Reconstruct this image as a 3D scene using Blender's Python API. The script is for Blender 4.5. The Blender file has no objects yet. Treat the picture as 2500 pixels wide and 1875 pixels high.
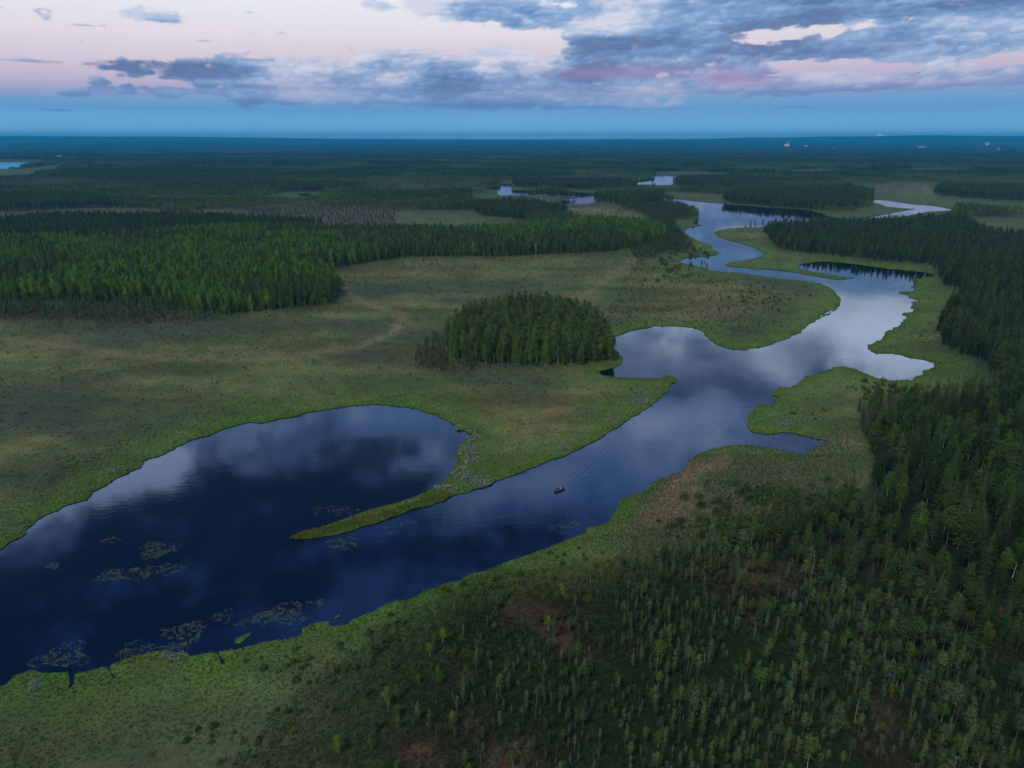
import bpy, math, random
import numpy as np
from mathutils import Vector, kdtree, geometry

R = math.radians
rng = np.random.default_rng(7)
random.seed(7)
SC = bpy.context.scene
COL = SC.collection

# ------------------------------------------------------------------ camera
F, CX, CY, CAM_H = 1733.0, 1250.0, 937.5, 120.0
PITCH = math.atan((CY - 340.0) / F)
cam_data = bpy.data.cameras.new('camera')
cam_data.sensor_width = 36.0
cam_data.lens = 36.0 * F / 2500.0
cam_data.clip_start = 0.5
cam_data.clip_end = 200000.0
cam = bpy.data.objects.new('camera', cam_data)
cam.location = (0, 0, CAM_H)
cam.rotation_euler = (math.pi / 2 - PITCH, 0, 0)
COL.objects.link(cam)
SC.camera = cam


def ray(u, v):
    u = np.asarray(u, float); v = np.asarray(v, float)
    cx = (u - CX) / F; cz = (CY - v) / F
    c, s = math.cos(PITCH), math.sin(PITCH)
    return cx, c + cz * s, cz * c - s          # world x, y, z


def gnd(u, v, z=0.0):
    dx, dy, dz = ray(u, v)
    t = (z - CAM_H) / dz
    return dx * t, dy * t


def proj(x, y, z=0.0):
    c, s = math.cos(PITCH), math.sin(PITCH)
    zz = z - CAM_H
    d = y * c - zz * s
    h = y * s + zz * c
    d = np.maximum(d, 1e-3)
    return CX + F * x / d, CY - F * h / d, d


def azel(u, v):
    dx, dy, dz = ray(u, v)
    return math.degrees(math.atan2(dx, dy)), math.degrees(math.atan2(dz, math.hypot(dx, dy)))


# ------------------------------------------------------------------ node helpers
class NT:
    def __init__(self, nt): self.nt = nt
    def n(self, t, **kw):
        nd = self.nt.nodes.new(t)
        for k, v in kw.items(): setattr(nd, k, v)
        return nd
    def link(self, a, b): self.nt.links.new(a, b)
    def put(self, sock, v):
        if isinstance(v, bpy.types.NodeSocket): self.link(v, sock)
        elif v is not None: sock.default_value = v
    def m(self, op, a, b=None, c=None, clamp=False):
        nd = self.n('ShaderNodeMath', operation=op); nd.use_clamp = clamp
        self.put(nd.inputs[0], a)
        if b is not None: self.put(nd.inputs[1], b)
        if c is not None: self.put(nd.inputs[2], c)
        return nd.outputs[0]
    def vm(self, op, a, b=None, c=None):
        nd = self.n('ShaderNodeVectorMath', operation=op)
        self.put(nd.inputs[0], a)
        if b is not None: self.put(nd.inputs[1], b)
        if c is not None: self.put(nd.inputs[2], c)
        return nd.outputs['Value'] if op in ('LENGTH', 'DOT_PRODUCT', 'DISTANCE') else nd.outputs['Vector']
    def mix(self, f, a, b, blend='MIX'):
        nd = self.n('ShaderNodeMix', data_type='RGBA', blend_type=blend)
        self.put(nd.inputs[0], f)
        for i, v in ((6, a), (7, b)):
            if isinstance(v, (tuple, list)) and len(v) == 3: v = (*v, 1)
            self.put(nd.inputs[i], v)
        return nd.outputs[2]
    def ramp(self, f, stops, interp='LINEAR'):
        nd = self.n('ShaderNodeValToRGB'); cr = nd.color_ramp; cr.interpolation = interp
        while len(cr.elements) < len(stops): cr.elements.new(0.5)
        for e, (p, c) in zip(cr.elements, stops):
            e.position = p; e.color = (*c, 1) if len(c) == 3 else c
        self.put(nd.inputs[0], f)
        return nd.outputs[0]
    def noise(self, vec, scale, detail=4, rough=0.5, dist=0.0, dim='3D'):
        nd = self.n('ShaderNodeTexNoise', noise_dimensions=dim)
        if vec is not None: self.link(vec, nd.inputs['Vector'])
        nd.inputs['Scale'].default_value = scale; nd.inputs['Detail'].default_value = detail
        nd.inputs['Roughness'].default_value = rough; nd.inputs['Distortion'].default_value = dist
        return nd.outputs['Fac']
    def mr(self, v, a, b, c=0.0, d=1.0, smooth=True):
        nd = self.n('ShaderNodeMapRange'); nd.interpolation_type = 'SMOOTHSTEP' if smooth else 'LINEAR'
        for i, x in enumerate((v, a, b, c, d)): self.put(nd.inputs[i], x)
        return nd.outputs[0]


def srgb(r, g, b):
    f = lambda c: (c / 255 / 12.92) if c / 255 < 0.04045 else ((c / 255 + 0.055) / 1.055) ** 2.4
    return (f(r), f(g), f(b))


# ------------------------------------------------------------------ world: dusk sky opposite the sunset
world = bpy.data.worlds.new('World'); SC.world = world; world.use_nodes = True
wt = world.node_tree; wt.nodes.clear(); W = NT(wt)
geo = W.n('ShaderNodeTexCoord')
sep = W.n('ShaderNodeSeparateXYZ'); W.link(geo.outputs['Generated'], sep.inputs[0])
dx, dy, dz = sep.outputs
hyp = W.m('SQRT', W.m('ADD', W.m('MULTIPLY', dx, dx), W.m('MULTIPLY', dy, dy)))
az = W.m('MULTIPLY', W.m('ARCTAN2', dx, dy), 180 / math.pi)
el = W.m('MULTIPLY', W.m('ARCTAN2', dz, hyp), 180 / math.pi)
ae = W.n('ShaderNodeCombineXYZ'); W.link(az, ae.inputs[0]); W.link(el, ae.inputs[1]); AE = ae.outputs[0]
def _hash(ix, iy, seed):
    h = (ix.astype(np.int64) * 374761393 + iy.astype(np.int64) * 668265263 + seed * 1442695041) & 0x7fffffff
    h = ((h ^ (h >> 13)) * 1274126177) & 0x7fffffff
    return ((h ^ (h >> 16)) & 0xffff) / 65535.0


def vnoise(x, y, seed=0):
    ix = np.floor(x); iy = np.floor(y); fx = x - ix; fy = y - iy
    fx = fx * fx * (3 - 2 * fx); fy = fy * fy * (3 - 2 * fy)
    a = _hash(ix, iy, seed); b = _hash(ix + 1, iy, seed); c = _hash(ix, iy + 1, seed); d = _hash(ix + 1, iy + 1, seed)
    return (a * (1 - fx) + b * fx) * (1 - fy) + (c * (1 - fx) + d * fx) * fy


def fbm(x, y, oct=4, seed=0, gain=0.5):
    t = 0; a = 0.5; s = 0
    for o in range(oct):
        c, q = math.cos(o * 0.9), math.sin(o * 0.9); k = 2 ** o
        t = t + a * vnoise((x * c - y * q) * k + o * 3.7, (x * q + y * c) * k + o * 1.3, seed + o * 17); s += a; a *= gain
    return t / s


def billow(x, y, oct=5, seed=0, gain=0.55):
    t = 0; a = 0.5; s = 0
    for o in range(oct):
        c, q = math.cos(o * 0.9), math.sin(o * 0.9); k = 2.1 ** o
        t = t + a * np.abs(2 * vnoise((x * c - y * q) * k + o * 3.7, (x * q + y * c) * k + o * 1.3, seed + o * 17) - 1) ** 0.8; s += a; a *= gain
    return t / s


def sstep(x, a, b):
    t = np.clip((x - a) / (b - a), 0, 1); return t * t * (3 - 2 * t)


def srgb_arr(stops, t):
    xs = [p for p, _ in stops]; return np.stack([np.interp(t, xs, [srgb(*c)[k] for _, c in stops]) for k in range(3)], -1)


def sky_colours(AZ, EL):
    """sky radiance for arrays of azimuth and elevation in degrees (azimuth 0 = the way the camera looks)"""
    def blobs(lst):
        tot = np.zeros_like(AZ)
        for a, e, ra, re, amp in lst: tot += amp * np.exp(-((AZ - a) / ra) ** 2 - ((EL - e) / re) ** 2)
        return tot
    K = 57.3 / F
    def pb(u, v, ru, rv, amp):
        a, e = azel(u, v); return (a, e, ru * K * 1.05, rv * K, amp)
    def wb(u, v, ru, rv, amp):                 # the sky direction mirrored by the water at this place
        a, e = azel(u, v); return (a, -e, ru * K * 1.1, rv * K, amp)
    els = EL + (fbm(AZ * .03, EL * .15, 3, 5) - .5) * .9 - np.clip(AZ, -30, 40) * .012 * sstep(EL, 1.5, 3)
    clear = srgb_arr([(0, (150, 212, 246)), (1.0, (118, 192, 238)), (2.0, (84, 162, 220)), (2.7, (106, 164, 216)), (3.3, (150, 166, 212)), (4.0, (188, 180, 215)), (5.2, (214, 202, 223)), (7.2, (231, 223, 236)),
                      (9.4, (237, 240, 249)), (13, (200, 220, 250)), (20, (138, 178, 246)), (27, (100, 148, 232)), (33, (44, 92, 176)), (40, (8, 46, 108)), (46, (6, 42, 100)), (60, (90, 125, 185))], els)
    M = [pb(1500, 60, 170, 70, 1.1), pb(1800, 40, 350, 60, 1.0), pb(2300, 60, 400, 90, 1.0), pb(1550, 140, 260, 50, 1.0), pb(1850, 125, 180, 36, .85), pb(2200, 120, 330, 26, .9),
         pb(1250, 10, 190, 12, .7), pb(1160, 28, 130, 13, .62), pb(1300, 50, 110, 14, .6), pb(1400, 170, 180, 40, .9), pb(1750, 205, 420, 28, .9), pb(2200, 190, 420, 22, .85), pb(2430, 190, 170, 24, .8),
         pb(1150, 200, 300, 34, .9), pb(830, 195, 190, 34, 1.0), pb(1000, 215, 300, 30, .8), pb(520, 180, 200, 26, .75), pb(330, 166, 150, 11, .65), pb(600, 215, 240, 18, .5), pb(700, 235, 420, 9, .35),
         pb(1300, 256, 500, 10, .5), pb(1750, 262, 350, 8, .5), pb(10, 198, 60, 16, .6), pb(330, 143, 26, 14, .5), pb(2450, 232, 120, 8, .55), pb(1290, 150, 60, 40, .5), pb(1250, 145, 40, 20, .3),
         pb(400, 45, 32, 7, .75), pb(210, 62, 34, 4, .7), pb(495, 100, 36, 4, .7), pb(1020, 138, 80, 10, .85), pb(1170, 150, 30, 9, .6), pb(1060, 165, 24, 7, .6), pb(110, 268, 50, 5, .7), pb(175, 270, 40, 4, .6), pb(600, 148, 70, 5, .7), pb(910, 155, 50, 5, .75),
         pb(90, 150, 34, 4, .6), pb(120, 228, 120, 4, .5), pb(160, 246, 300, 4, .4), pb(1255, 82, 18, 6, .7), pb(370, 158, 50, 5, .4),
         (58, 10, 20, 8, 0.9), (-60, 9, 20, 5, 0.7)]
    Gp = [pb(1890, 90, 60, 12, 1.), pb(1960, 84, 80, 10, 1.), pb(2060, 68, 100, 9, 1.0), pb(2170, 46, 80, 7, .8), pb(1900, 156, 45, 10, .8), pb(1960, 165, 60, 14, 1.1), pb(2050, 163, 90, 12, 1.1), pb(2170, 168, 70, 9, 1.),
          pb(2430, 152, 60, 10, 1.1), pb(2480, 136, 60, 9, 1.), pb(1790, 137, 40, 4, .7), pb(1612, 183, 16, 8, .8), pb(1735, 155, 14, 8, .5), pb(1330, 105, 50, 30, .9), pb(1220, 100, 120, 30, .5), pb(1340, 12, 60, 8, .9), pb(1370, 78, 40, 10, .6),
          pb(1330, 228, 120, 7, .7), pb(1480, 233, 60, 6, .4), pb(1980, 243, 130, 6, .9), pb(2200, 236, 200, 8, 1.0), pb(2440, 216, 100, 7, .9), pb(480, 208, 110, 6, .5), pb(2360, 75, 60, 4, .5), pb(2330, 12, 40, 5, .5), pb(1700, 4, 60, 4, .5)]
    wx = (fbm(AZ * .35, EL * .7, 3, 71) - .5); wy = (fbm(AZ * .35, EL * .7, 3, 72) - .5)
    X = AZ * .42 + wx * .7; Y = EL * .80 + wy * .6
    n1 = fbm(X, Y * 1.25, 6, 11, .6)
    b1 = 1 - billow(X * 1.2, Y * 1.2, 5, 33, .6)      # rounded heads with creases between
    n2 = fbm(AZ * .13, EL * 1.9, 5, 44)                     # flat layers
    n4 = fbm(AZ * .16, EL * .5, 3, 90)
    gn = fbm(AZ * .9, EL * 2.6, 5, 99, .6)
    soft_b = 1 - billow(X * .55, Y * .55, 2, 133, .5)
    mask = np.minimum(blobs(M), 1.1) + (soft_b - .62) * .5 - blobs(Gp) * (.15 + 1.9 * gn)
    dens = mask - .05 + (n1 - .5) * 1.1 + (b1 - .62) * 1.0 + (n2 - .5) * .55
    dens *= sstep(EL, 1.2, 2.9)
    hi = sstep(EL, 9.4, 13.5)
    brk = fbm(AZ * .055, EL * .085, 6, 61)
    wA = AZ + (fbm(AZ * .16, EL * .22, 4, 201) - .5) * 9; wE = EL + (fbm(AZ * .16, EL * .22, 4, 202) - .5) * 5; AZ0, EL0 = AZ, EL; AZ, EL = wA, wE
    mir_b = blobs([wb(2130, 780, 170, 66, 1.3), wb(2210, 880, 150, 26, 1.0), wb(1660, 805, 100, 26, .9), wb(1870, 855, 50, 50, .7), wb(330, 1150, 190, 55, .85), wb(130, 1230, 120, 50, .55), wb(590, 1030, 70, 30, .5), wb(480, 1070, 60, 60, .4),
                   wb(850, 1025, 50, 50, .8), wb(1060, 1120, 110, 30, .6), wb(1500, 1060, 260, 70, .55), wb(1250, 1200, 150, 60, .35), wb(780, 1110, 30, 30, .3)])
    mir_d = blobs([wb(620, 1200, 360, 60, 1.1), wb(250, 1480, 700, 150, 1.1), wb(950, 1190, 160, 40, .9), wb(1800, 960, 120, 40, .5), wb(1960, 860, 36, 40, .6), wb(1480, 880, 200, 40, .45), wb(2050, 705, 60, 16, .6), wb(700, 1020, 90, 40, .4), wb(1250, 1290, 200, 30, .5)])
    AZ, EL = AZ0, EL0; pf = fbm(AZ * .24, EL * .30, 6, 210, .6); mir_b = mir_b * np.clip((pf - .34) * 5.5, 0.1, 1.6); mir_d = mir_d * np.clip((1 - pf - .2) * 2.6, 0, 1.2)
    dens_hi = (brk - .52) * 3.2 + .3 + mir_d * .8 - mir_b * .5
    dens = dens * (1 - hi) + hi * dens_hi
    alpha = sstep(dens, .26, .66)
    # the low clouds are built up from many rounded heads, each lit on its upper side and flat and shaded underneath
    tone = .38 + (n4 - .5) * 1.6 + (n2 - .5) * .6 + (soft_b - .62) * .5
    tone += blobs([pb(720, 215, 60, 30, .45), pb(850, 190, 120, 30, .35), pb(1000, 200, 60, 18, .3), pb(1320, 110, 60, 60, .2), pb(1480, 75, 90, 20, .2), pb(1650, 50, 120, 14, .15), pb(1350, 150, 60, 40, .2), pb(1800, 200, 60, 24, .15),
                   pb(2000, 180, 160, 20, .12), pb(640, 180, 60, 30, .2), pb(330, 155, 50, 20, .15), pb(1650, 215, 200, 10, .2), pb(1750, 252, 300, 5, .3), pb(1450, 240, 200, 10, .15), pb(120, 268, 90, 8, .5), pb(1700, 105, 100, 12, .2)])
    tone -= blobs([pb(1480, 178, 150, 14, .5), pb(1700, 165, 120, 16, .3), pb(1550, 105, 160, 12, .3), pb(1800, 60, 200, 12, .2), pb(2200, 110, 260, 40, .25), pb(2300, 20, 260, 14, .2), pb(900, 258, 500, 9, .5), pb(1750, 268, 300, 6, .45),
                   pb(380, 165, 200, 12, .4), pb(480, 185, 200, 10, .2), pb(560, 160, 90, 10, .3), pb(2050, 225, 300, 10, .25), pb(1100, 215, 200, 12, .15), pb(1430, 22, 120, 14, .2), pb(2400, 190, 200, 14, .2), pb(560, 212, 300, 5, .35)])
    rg = np.random.default_rng(11); el1 = EL[:, 0]; az1 = AZ[0]; wob = (n1 - .5) * 1.7 + (b1 - .62) * .8; wob2 = fbm(AZ * 2.2, EL * 3.2, 5, 303, .6) - .5
    big = mask + (n1 - .5) * .5; shp = np.zeros_like(mask); lit = np.full_like(mask, 0.0); base_tone = tone.copy()
    for r0, r1, cnt, op in ((.7, 1.4, 500, .9), (.35, .7, 1300, .85), (.16, .32, 2400, .6), (.08, .15, 1800, .4)):
        for _ in range(cnt):
            a0 = rg.uniform(-56, 56); e0 = 1.6 + 9.6 * rg.random() ** .8; i = min(len(el1) - 1, np.searchsorted(el1, e0)); j = min(len(az1) - 1, np.searchsorted(az1, a0))
            md = big[i, j]
            if md < .42 + .3 * rg.random() - .1 * (r1 < .3): continue
            per = .55 + .6 * min(1, e0 / 8)                  # heads look smaller towards the horizon
            re = rg.uniform(r0, r1) * per; ra = re * rg.uniform(1.3, 2.8)
            i0, i1 = np.searchsorted(el1, (e0 - re, e0 + re * 1.4)); j0, j1 = np.searchsorted(az1, (a0 - ra * 1.4, a0 + ra * 1.4))
            if i1 <= i0 or j1 <= j0: continue
            sl = (slice(i0, i1), slice(j0, j1)); de = (EL[sl] - e0) / re; da = (AZ[sl] - a0) / ra
            q = np.sqrt(da ** 2 + np.where(de < 0, de * 1.9, de) ** 2) - wob[sl] * .30 - wob2[sl] * .55
            al = np.clip((1.0 - q) / .45, 0, 1); al = al * al * (3 - 2 * al) * op
            t_ = np.clip(.34 * de + .10 - .12 * da, -.34, .42) * (1.0 if r1 > .2 else .8) + rg.normal() * .05
            lit[sl] = lit[sl] * (1 - al) + t_ * al; shp[sl] = 1 - (1 - shp[sl]) * (1 - al)
    low_a = np.maximum(shp * sstep(dens, -.25, .35), sstep(big + wob2 * .3, .58, .88) * .96); wisp = alpha * sstep(n2, .42, .7) * .8
    alpha = np.where(hi > 0, alpha * hi, 0) + (1 - hi) * np.maximum(low_a, wisp)
    tone = tone + lit * (1 - hi) * 1.15 + wob2 * .25; tone = .36 + (tone - .40) * 1.22
    pink = np.clip(blobs([pb(1780, 192, 50, 14, .95), pb(1600, 176, 180, 16, .55), pb(1860, 200, 60, 12, .5), pb(2300, 200, 300, 25, .35), pb(1420, 230, 240, 14, .4), pb(1430, 180, 120, 10, .4), pb(750, 215, 120, 30, .2)]) * .7, 0, 1)[..., None]
    cc = srgb_arr([(-.15, (62, 104, 166)), (.12, (82, 128, 188)), (.38, (106, 148, 204)), (.64, (138, 170, 216)), (.92, (178, 194, 228)), (1.3, (216, 216, 238))], tone)
    k = (.62 * sstep(-EL, -4.8, -2.2))[..., None]; cc = cc * (1 - k) + np.array(srgb(86, 150, 208)) * k
    cc = cc * (1 - pink) + np.array(srgb(160, 130, 188)) * pink
    t = sstep(EL, 12, 30)[..., None]
    low = np.array(srgb(104, 136, 190)) * (1 - t) + np.array(srgb(16, 46, 104)) * t; high = np.array(srgb(190, 206, 244)) * (1 - t) + np.array(srgb(70, 112, 200)) * t
    tt = sstep(tone * .5 + brk * .8 - mir_d * .35, .35, .75)[..., None]; ch = low * (1 - tt) + high * tt
    h3 = hi[..., None]; cc = cc * (1 - h3) + ch * h3
    a3 = (alpha * sstep(-np.abs(AZ), -59, -48))[..., None]; col = clear * (1 - a3) + cc * a3
    wt_ = (np.clip(mir_b, 0, 1) * hi)[..., None]; br = np.array([1.25, 1.38, 1.75]) * (1 - t) + np.array([.62, .80, 1.35]) * t
    col = col * (1 - wt_) + br * wt_
    dk = (np.clip(mir_d * .85, 0, .92) * hi)[..., None]; col = col * (1 - dk) + np.array(srgb(12, 40, 92)) * dk
    return col


NX, NY = 2048, 900
_el = 50.0 * np.linspace(0, 1, NY) ** 2; _A, _E = np.meshgrid(np.linspace(-60, 60, NX), _el)
_px = np.ones((NY, NX, 4), np.float32); _px[..., :3] = sky_colours(_A, _E)
img = bpy.data.images.new('sky_radiance', NX, NY, float_buffer=True, is_data=True); img.colorspace_settings.name = 'Non-Color'
img.pixels.foreach_set(_px.ravel()); img.update(); img.pack()
uvn = W.n('ShaderNodeCombineXYZ'); W.link(W.m('ADD', W.m('DIVIDE', az, 120.0), 0.5, clamp=True), uvn.inputs[0])
W.link(W.m('SQRT', W.m('DIVIDE', W.m('MAXIMUM', el, 0.0), 50.0, clamp=True)), uvn.inputs[1])
itx = W.n('ShaderNodeTexImage'); itx.image = img; itx.extension = 'EXTEND'; itx.interpolation = 'Linear'; W.link(uvn.outputs[0], itx.inputs[0])
clear = itx.outputs[0]
# towards the sunset, behind the camera, the sky is warmer and brighter
back = W.m('MULTIPLY', W.mr(dy, -0.25, -0.9), W.mr(el, 0.0, 75.0, 1.0, 0.0))
clear = W.mix(back, clear, (1.30, 1.05, 0.82))

sky = clear
nis = W.n('ShaderNodeTexSky', sky_type='NISHITA'); nis.sun_disc = False
nis.sun_elevation = R(1.0); nis.sun_rotation = R(200); nis.altitude = 120
bg1 = W.n('ShaderNodeBackground'); W.link(sky, bg1.inputs['Color']); bg1.inputs['Strength'].default_value = 0.93
bg2 = W.n('ShaderNodeBackground'); W.link(nis.outputs[0], bg2.inputs['Color']); bg2.inputs['Strength'].default_value = 0.05
addw = W.n('ShaderNodeAddShader'); W.link(bg1.outputs[0], addw.inputs[0]); W.link(bg2.outputs[0], addw.inputs[1])
wout = W.n('ShaderNodeOutputWorld'); W.link(addw.outputs[0], wout.inputs['Surface'])
world.cycles.sampling_method = 'MANUAL'; world.cycles.sample_map_resolution = 1024

sun_d = bpy.data.lights.new('sun', 'SUN'); sun_d.energy = 1.9; sun_d.angle = R(16); sun_d.color = (1.0, 0.93, 0.84)
sun = bpy.data.objects.new('sun', sun_d); sun.rotation_euler = (R(36), 0, R(-35)); COL.objects.link(sun)
SC.view_settings.view_transform = 'Standard'; SC.view_settings.look = 'None'
SC.view_settings.exposure = 0.0; SC.view_settings.gamma = 1.0; SC.view_settings.use_curve_mapping = False
SC.cycles.max_bounces = 4; SC.cycles.diffuse_bounces = 2; SC.cycles.glossy_bounces = 2
SC.cycles.transmission_bounces = 1; SC.cycles.volume_bounces = 0; SC.cycles.caustics_reflective = False
SC.cycles.caustics_refractive = False


# ------------------------------------------------------------------ land data
# ------------------------------------------------------------------ outlines (read off the place as seen from the camera, laid on the ground)
def P(pts, ox=0, oy=0, s=1.0):
    return [(ox + x / s, oy + y / s) for x, y in pts]


FULL = 0.8848
south = P([(2212, 470), (2140, 480), (2050, 515), (1990, 550), (1920, 580), (1880, 610), (1780, 618), (1775, 595), (1740, 600), (1640, 632), (1628, 665), (1530, 690), (1527, 712), (1520, 695), (1400, 705),
           (1370, 718), (1270, 740), (1180, 758), (1200, 800), (1206, 830), (1192, 800), (1165, 765), (1100, 772), (1040, 778), (1020, 755), (890, 762), (840, 765), (760, 785), (680, 795), (600, 830),
           (592, 850), (622, 905), (612, 895), (575, 845), (560, 842), (500, 856), (410, 880), (393, 935), (385, 960), (378, 930), (365, 875), (250, 865), (160, 862), (90, 885), (65, 915), (30, 942),
           (0, 945)], 0, 1250, 2.212) + [(-60, 1690), (-500, 1800), (-1100, 2000)]
north1 = [(-1100, 1640), (-500, 1470), (-80, 1390)] + P([(0, 1190), (20, 1172), (45, 1160), (75, 1130), (108, 1107), (150, 1090), (190, 1078), (205, 1062), (232, 1045), (255, 1032), (300, 1010), (320, 993),
           (355, 980), (385, 965), (420, 950), (450, 940), (480, 928), (505, 922), (540, 912), (560, 915), (600, 907), (640, 900), (680, 888), (710, 885), (760, 877), (805, 874), (850, 876), (890, 882),
           (930, 893), (965, 908), (985, 918), (988, 928), (1005, 930), (1017, 937), (1010, 948), (992, 965), (988, 985), (985, 1005), (972, 1018), (972, 1030), (960, 1042), (945, 1052), (920, 1062),
           (890, 1076), (860, 1086), (820, 1097), (780, 1110), (740, 1123), (700, 1137), (665, 1148), (635, 1156), (625, 1162), (640, 1166), (665, 1164), (700, 1161), (730, 1155), (770, 1143),
           (810, 1130), (850, 1118), (890, 1103), (930, 1090), (960, 1080), (985, 1070), (1015, 1062), (1055, 1049), (1100, 1030), (1150, 1010), (1200, 992), (1250, 970), (1290, 950), (1330, 925),
           (1370, 900), (1400, 880), (1425, 860), (1445, 842), (1450, 830), (1462, 824), (1455, 815), (1440, 812), (1430, 818), (1400, 818)], 0, 0, FULL)
north2 = P([(2212, 905), (1900, 900), (1800, 895), (1700, 865), (1640, 835), (1720, 820), (1800, 795), (1870, 760), (1885, 700), (1860, 660), (1815, 620), (1810, 560), (1815, 487), (1880, 470),
            (1950, 440), (2100, 405), (2180, 392)], 1050, 700, 4.022)
north3 = P([(440, 145), (550, 122), (640, 122), (720, 128), (770, 150), (800, 185), (840, 208), (900, 228), (960, 230), (1050, 210), (1130, 185), (1200, 150), (1260, 105), (1310, 72), (1370, 45),
            (1385, 22)], 1300, 730, 1.8433)
north4 = P([(975, 1180), (1040, 1145), (1080, 1110), (1115, 1075), (1105, 1050), (1080, 1015), (1040, 985), (980, 965), (900, 950), (800, 940), (700, 930), (600, 915), (500, 902), (400, 893),
            (330, 888), (320, 872), (250, 862), (190, 850), (150, 838), (145, 830), (165, 815), (230, 805), (300, 803), (360, 795), (380, 783), (370, 770), (330, 758), (350, 745), (320, 728),
            (270, 715), (230, 695), (200, 680), (180, 660), (175, 645), (200, 630), (250, 622), (280, 615), (260, 608), (225, 605), (240, 585), (265, 565), (245, 545), (205, 510), (160, 490),
            (100, 486), (30, 484), (-60, 478), (-60, 466), (20, 461), (60, 455), (95, 457), (180, 464), (300, 477), (400, 485), (480, 492), (560, 498), (650, 506), (750, 511), (850, 516), (930, 524),
            (1000, 545), (1030, 560), (1090, 572), (1150, 580), (1250, 573), (1350, 556), (1450, 535), (1560, 518), (1480, 512), (1390, 503), (1340, 485), (1308, 478), (1305, 466), (1340, 462),
            (1400, 466), (1480, 480), (1560, 490), (1680, 500), (1760, 515), (1800, 522), (1740, 528), (1640, 533), (1560, 547), (1500, 562), (1400, 576), (1250, 592), (1130, 602), (950, 612),
            (800, 622), (700, 626), (640, 627), (520, 628), (440, 633), (380, 645), (355, 660), (370, 680), (420, 700), (500, 720), (590, 745), (630, 770), (655, 785), (640, 800), (590, 815),
            (520, 828), (440, 840), (412, 850), (440, 862), (520, 868), (640, 877), (740, 885), (860, 903), (960, 920), (1060, 935), (1120, 942), (1147, 935), (1140, 926), (1080, 915), (980, 900),
            (900, 885), (860, 870), (855, 860), (880, 848), (940, 838), (1020, 832), (1120, 838), (1200, 848), (1300, 862), (1400, 875), (1500, 885), (1600, 895), (1665, 905), (1680, 920),
            (1600, 934), (1530, 938)], 1600, 300, 2.4578)
east1 = P([(785, 575), (755, 600), (735, 620), (770, 650), (740, 668), (620, 672), (612, 690), (680, 705), (700, 730), (760, 748), (800, 766), (730, 782), (768, 798), (715, 815), (715, 835),
           (790, 857), (740, 865), (710, 885), (635, 903), (690, 940), (652, 957), (680, 970), (605, 987), (635, 1000), (540, 1040), (530, 1060), (475, 1075), (465, 1105), (425, 1135), (450, 1155),
           (360, 1170), (345, 1195), (275, 1213), (275, 1243), (310, 1262), (350, 1293), (440, 1297), (540, 1298), (620, 1312), (720, 1340), (840, 1360), (940, 1382), (1050, 1392), (960, 1402),
           (940, 1430), (860, 1470), (830, 1505), (760, 1535), (750, 1570), (600, 1575), (500, 1568), (400, 1560), (300, 1525), (200, 1480), (130, 1450), (60, 1435)], 2050, 550, 4.1467)
east2 = P([(1390, 305), (1350, 310), (1310, 328), (1270, 345), (1220, 355), (1200, 380), (1150, 402), (1110, 398), (1080, 415), (1075, 432), (1100, 440), (1080, 480), (1010, 480), (995, 500),
           (980, 530), (968, 575), (990, 595), (1040, 608), (1090, 603), (1150, 600), (1200, 610), (1250, 620), (1310, 635), (1330, 645), (1280, 665), (1230, 705), (1180, 695), (1120, 680),
           (1050, 665), (960, 660), (900, 660), (850, 668), (800, 680), (740, 705), (700, 735), (680, 770), (650, 790), (600, 805), (560, 815), (530, 835), (510, 865), (450, 885), (400, 905),
           (390, 935), (360, 960), (355, 990), (320, 1020), (250, 1033), (240, 1050), (180, 1075), (120, 1100)], 1300, 730, 1.8433)
east3 = P([(1180, 1185), (1150, 1195), (1110, 1210), (1075, 1222), (1040, 1237), (1015, 1243)], 0, 0, FULL)
RIVER = north1 + north2 + north3 + north4 + east1 + east2 + east3 + south
MIDLAKE = P([(120, 208), (240, 198), (262, 182), (368, 178), (372, 236), (640, 240), (840, 245), (1000, 258), (1100, 266), (1180, 288), (1270, 292), (1400, 302), (1400, 330), (1270, 318), (1180, 322), (1130, 322), (1100, 348), (1040, 362),
             (960, 366), (850, 362), (790, 340), (840, 322), (900, 312), (1000, 308), (820, 300), (600, 286), (400, 282), (260, 284), (236, 268), (236, 244), (150, 234), (110, 222)], 1150, 400, 3.687)
UPLAKE = P([(1440, 180), (1500, 150), (1635, 130), (1640, 104), (1750, 106), (1870, 116), (1990, 126), (2120, 134), (2000, 144), (1880, 152), (1800, 190), (1640, 192), (1560, 190)], 1150, 400, 3.687)
LEFTLAKE = [(-500, 400), (0, 396), (60, 396), (142, 400), (105, 404), (60, 406), (50, 411), (0, 413), (-500, 416)]
SMALLPOND = [(728, 474), (745, 472), (760, 475), (756, 479), (735, 480)]
FARLAKE = [(-500, 352), (0, 352.5), (24, 354), (12, 356), (27, 359), (0, 364), (-500, 366)]
FARLAKE2 = [(45, 358.4), (110, 358.8), (108, 360.6), (45, 360.6)]
FARPOND = [(1262, 370), (1284, 370), (1284, 373.5), (1264, 373.5)]


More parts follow.
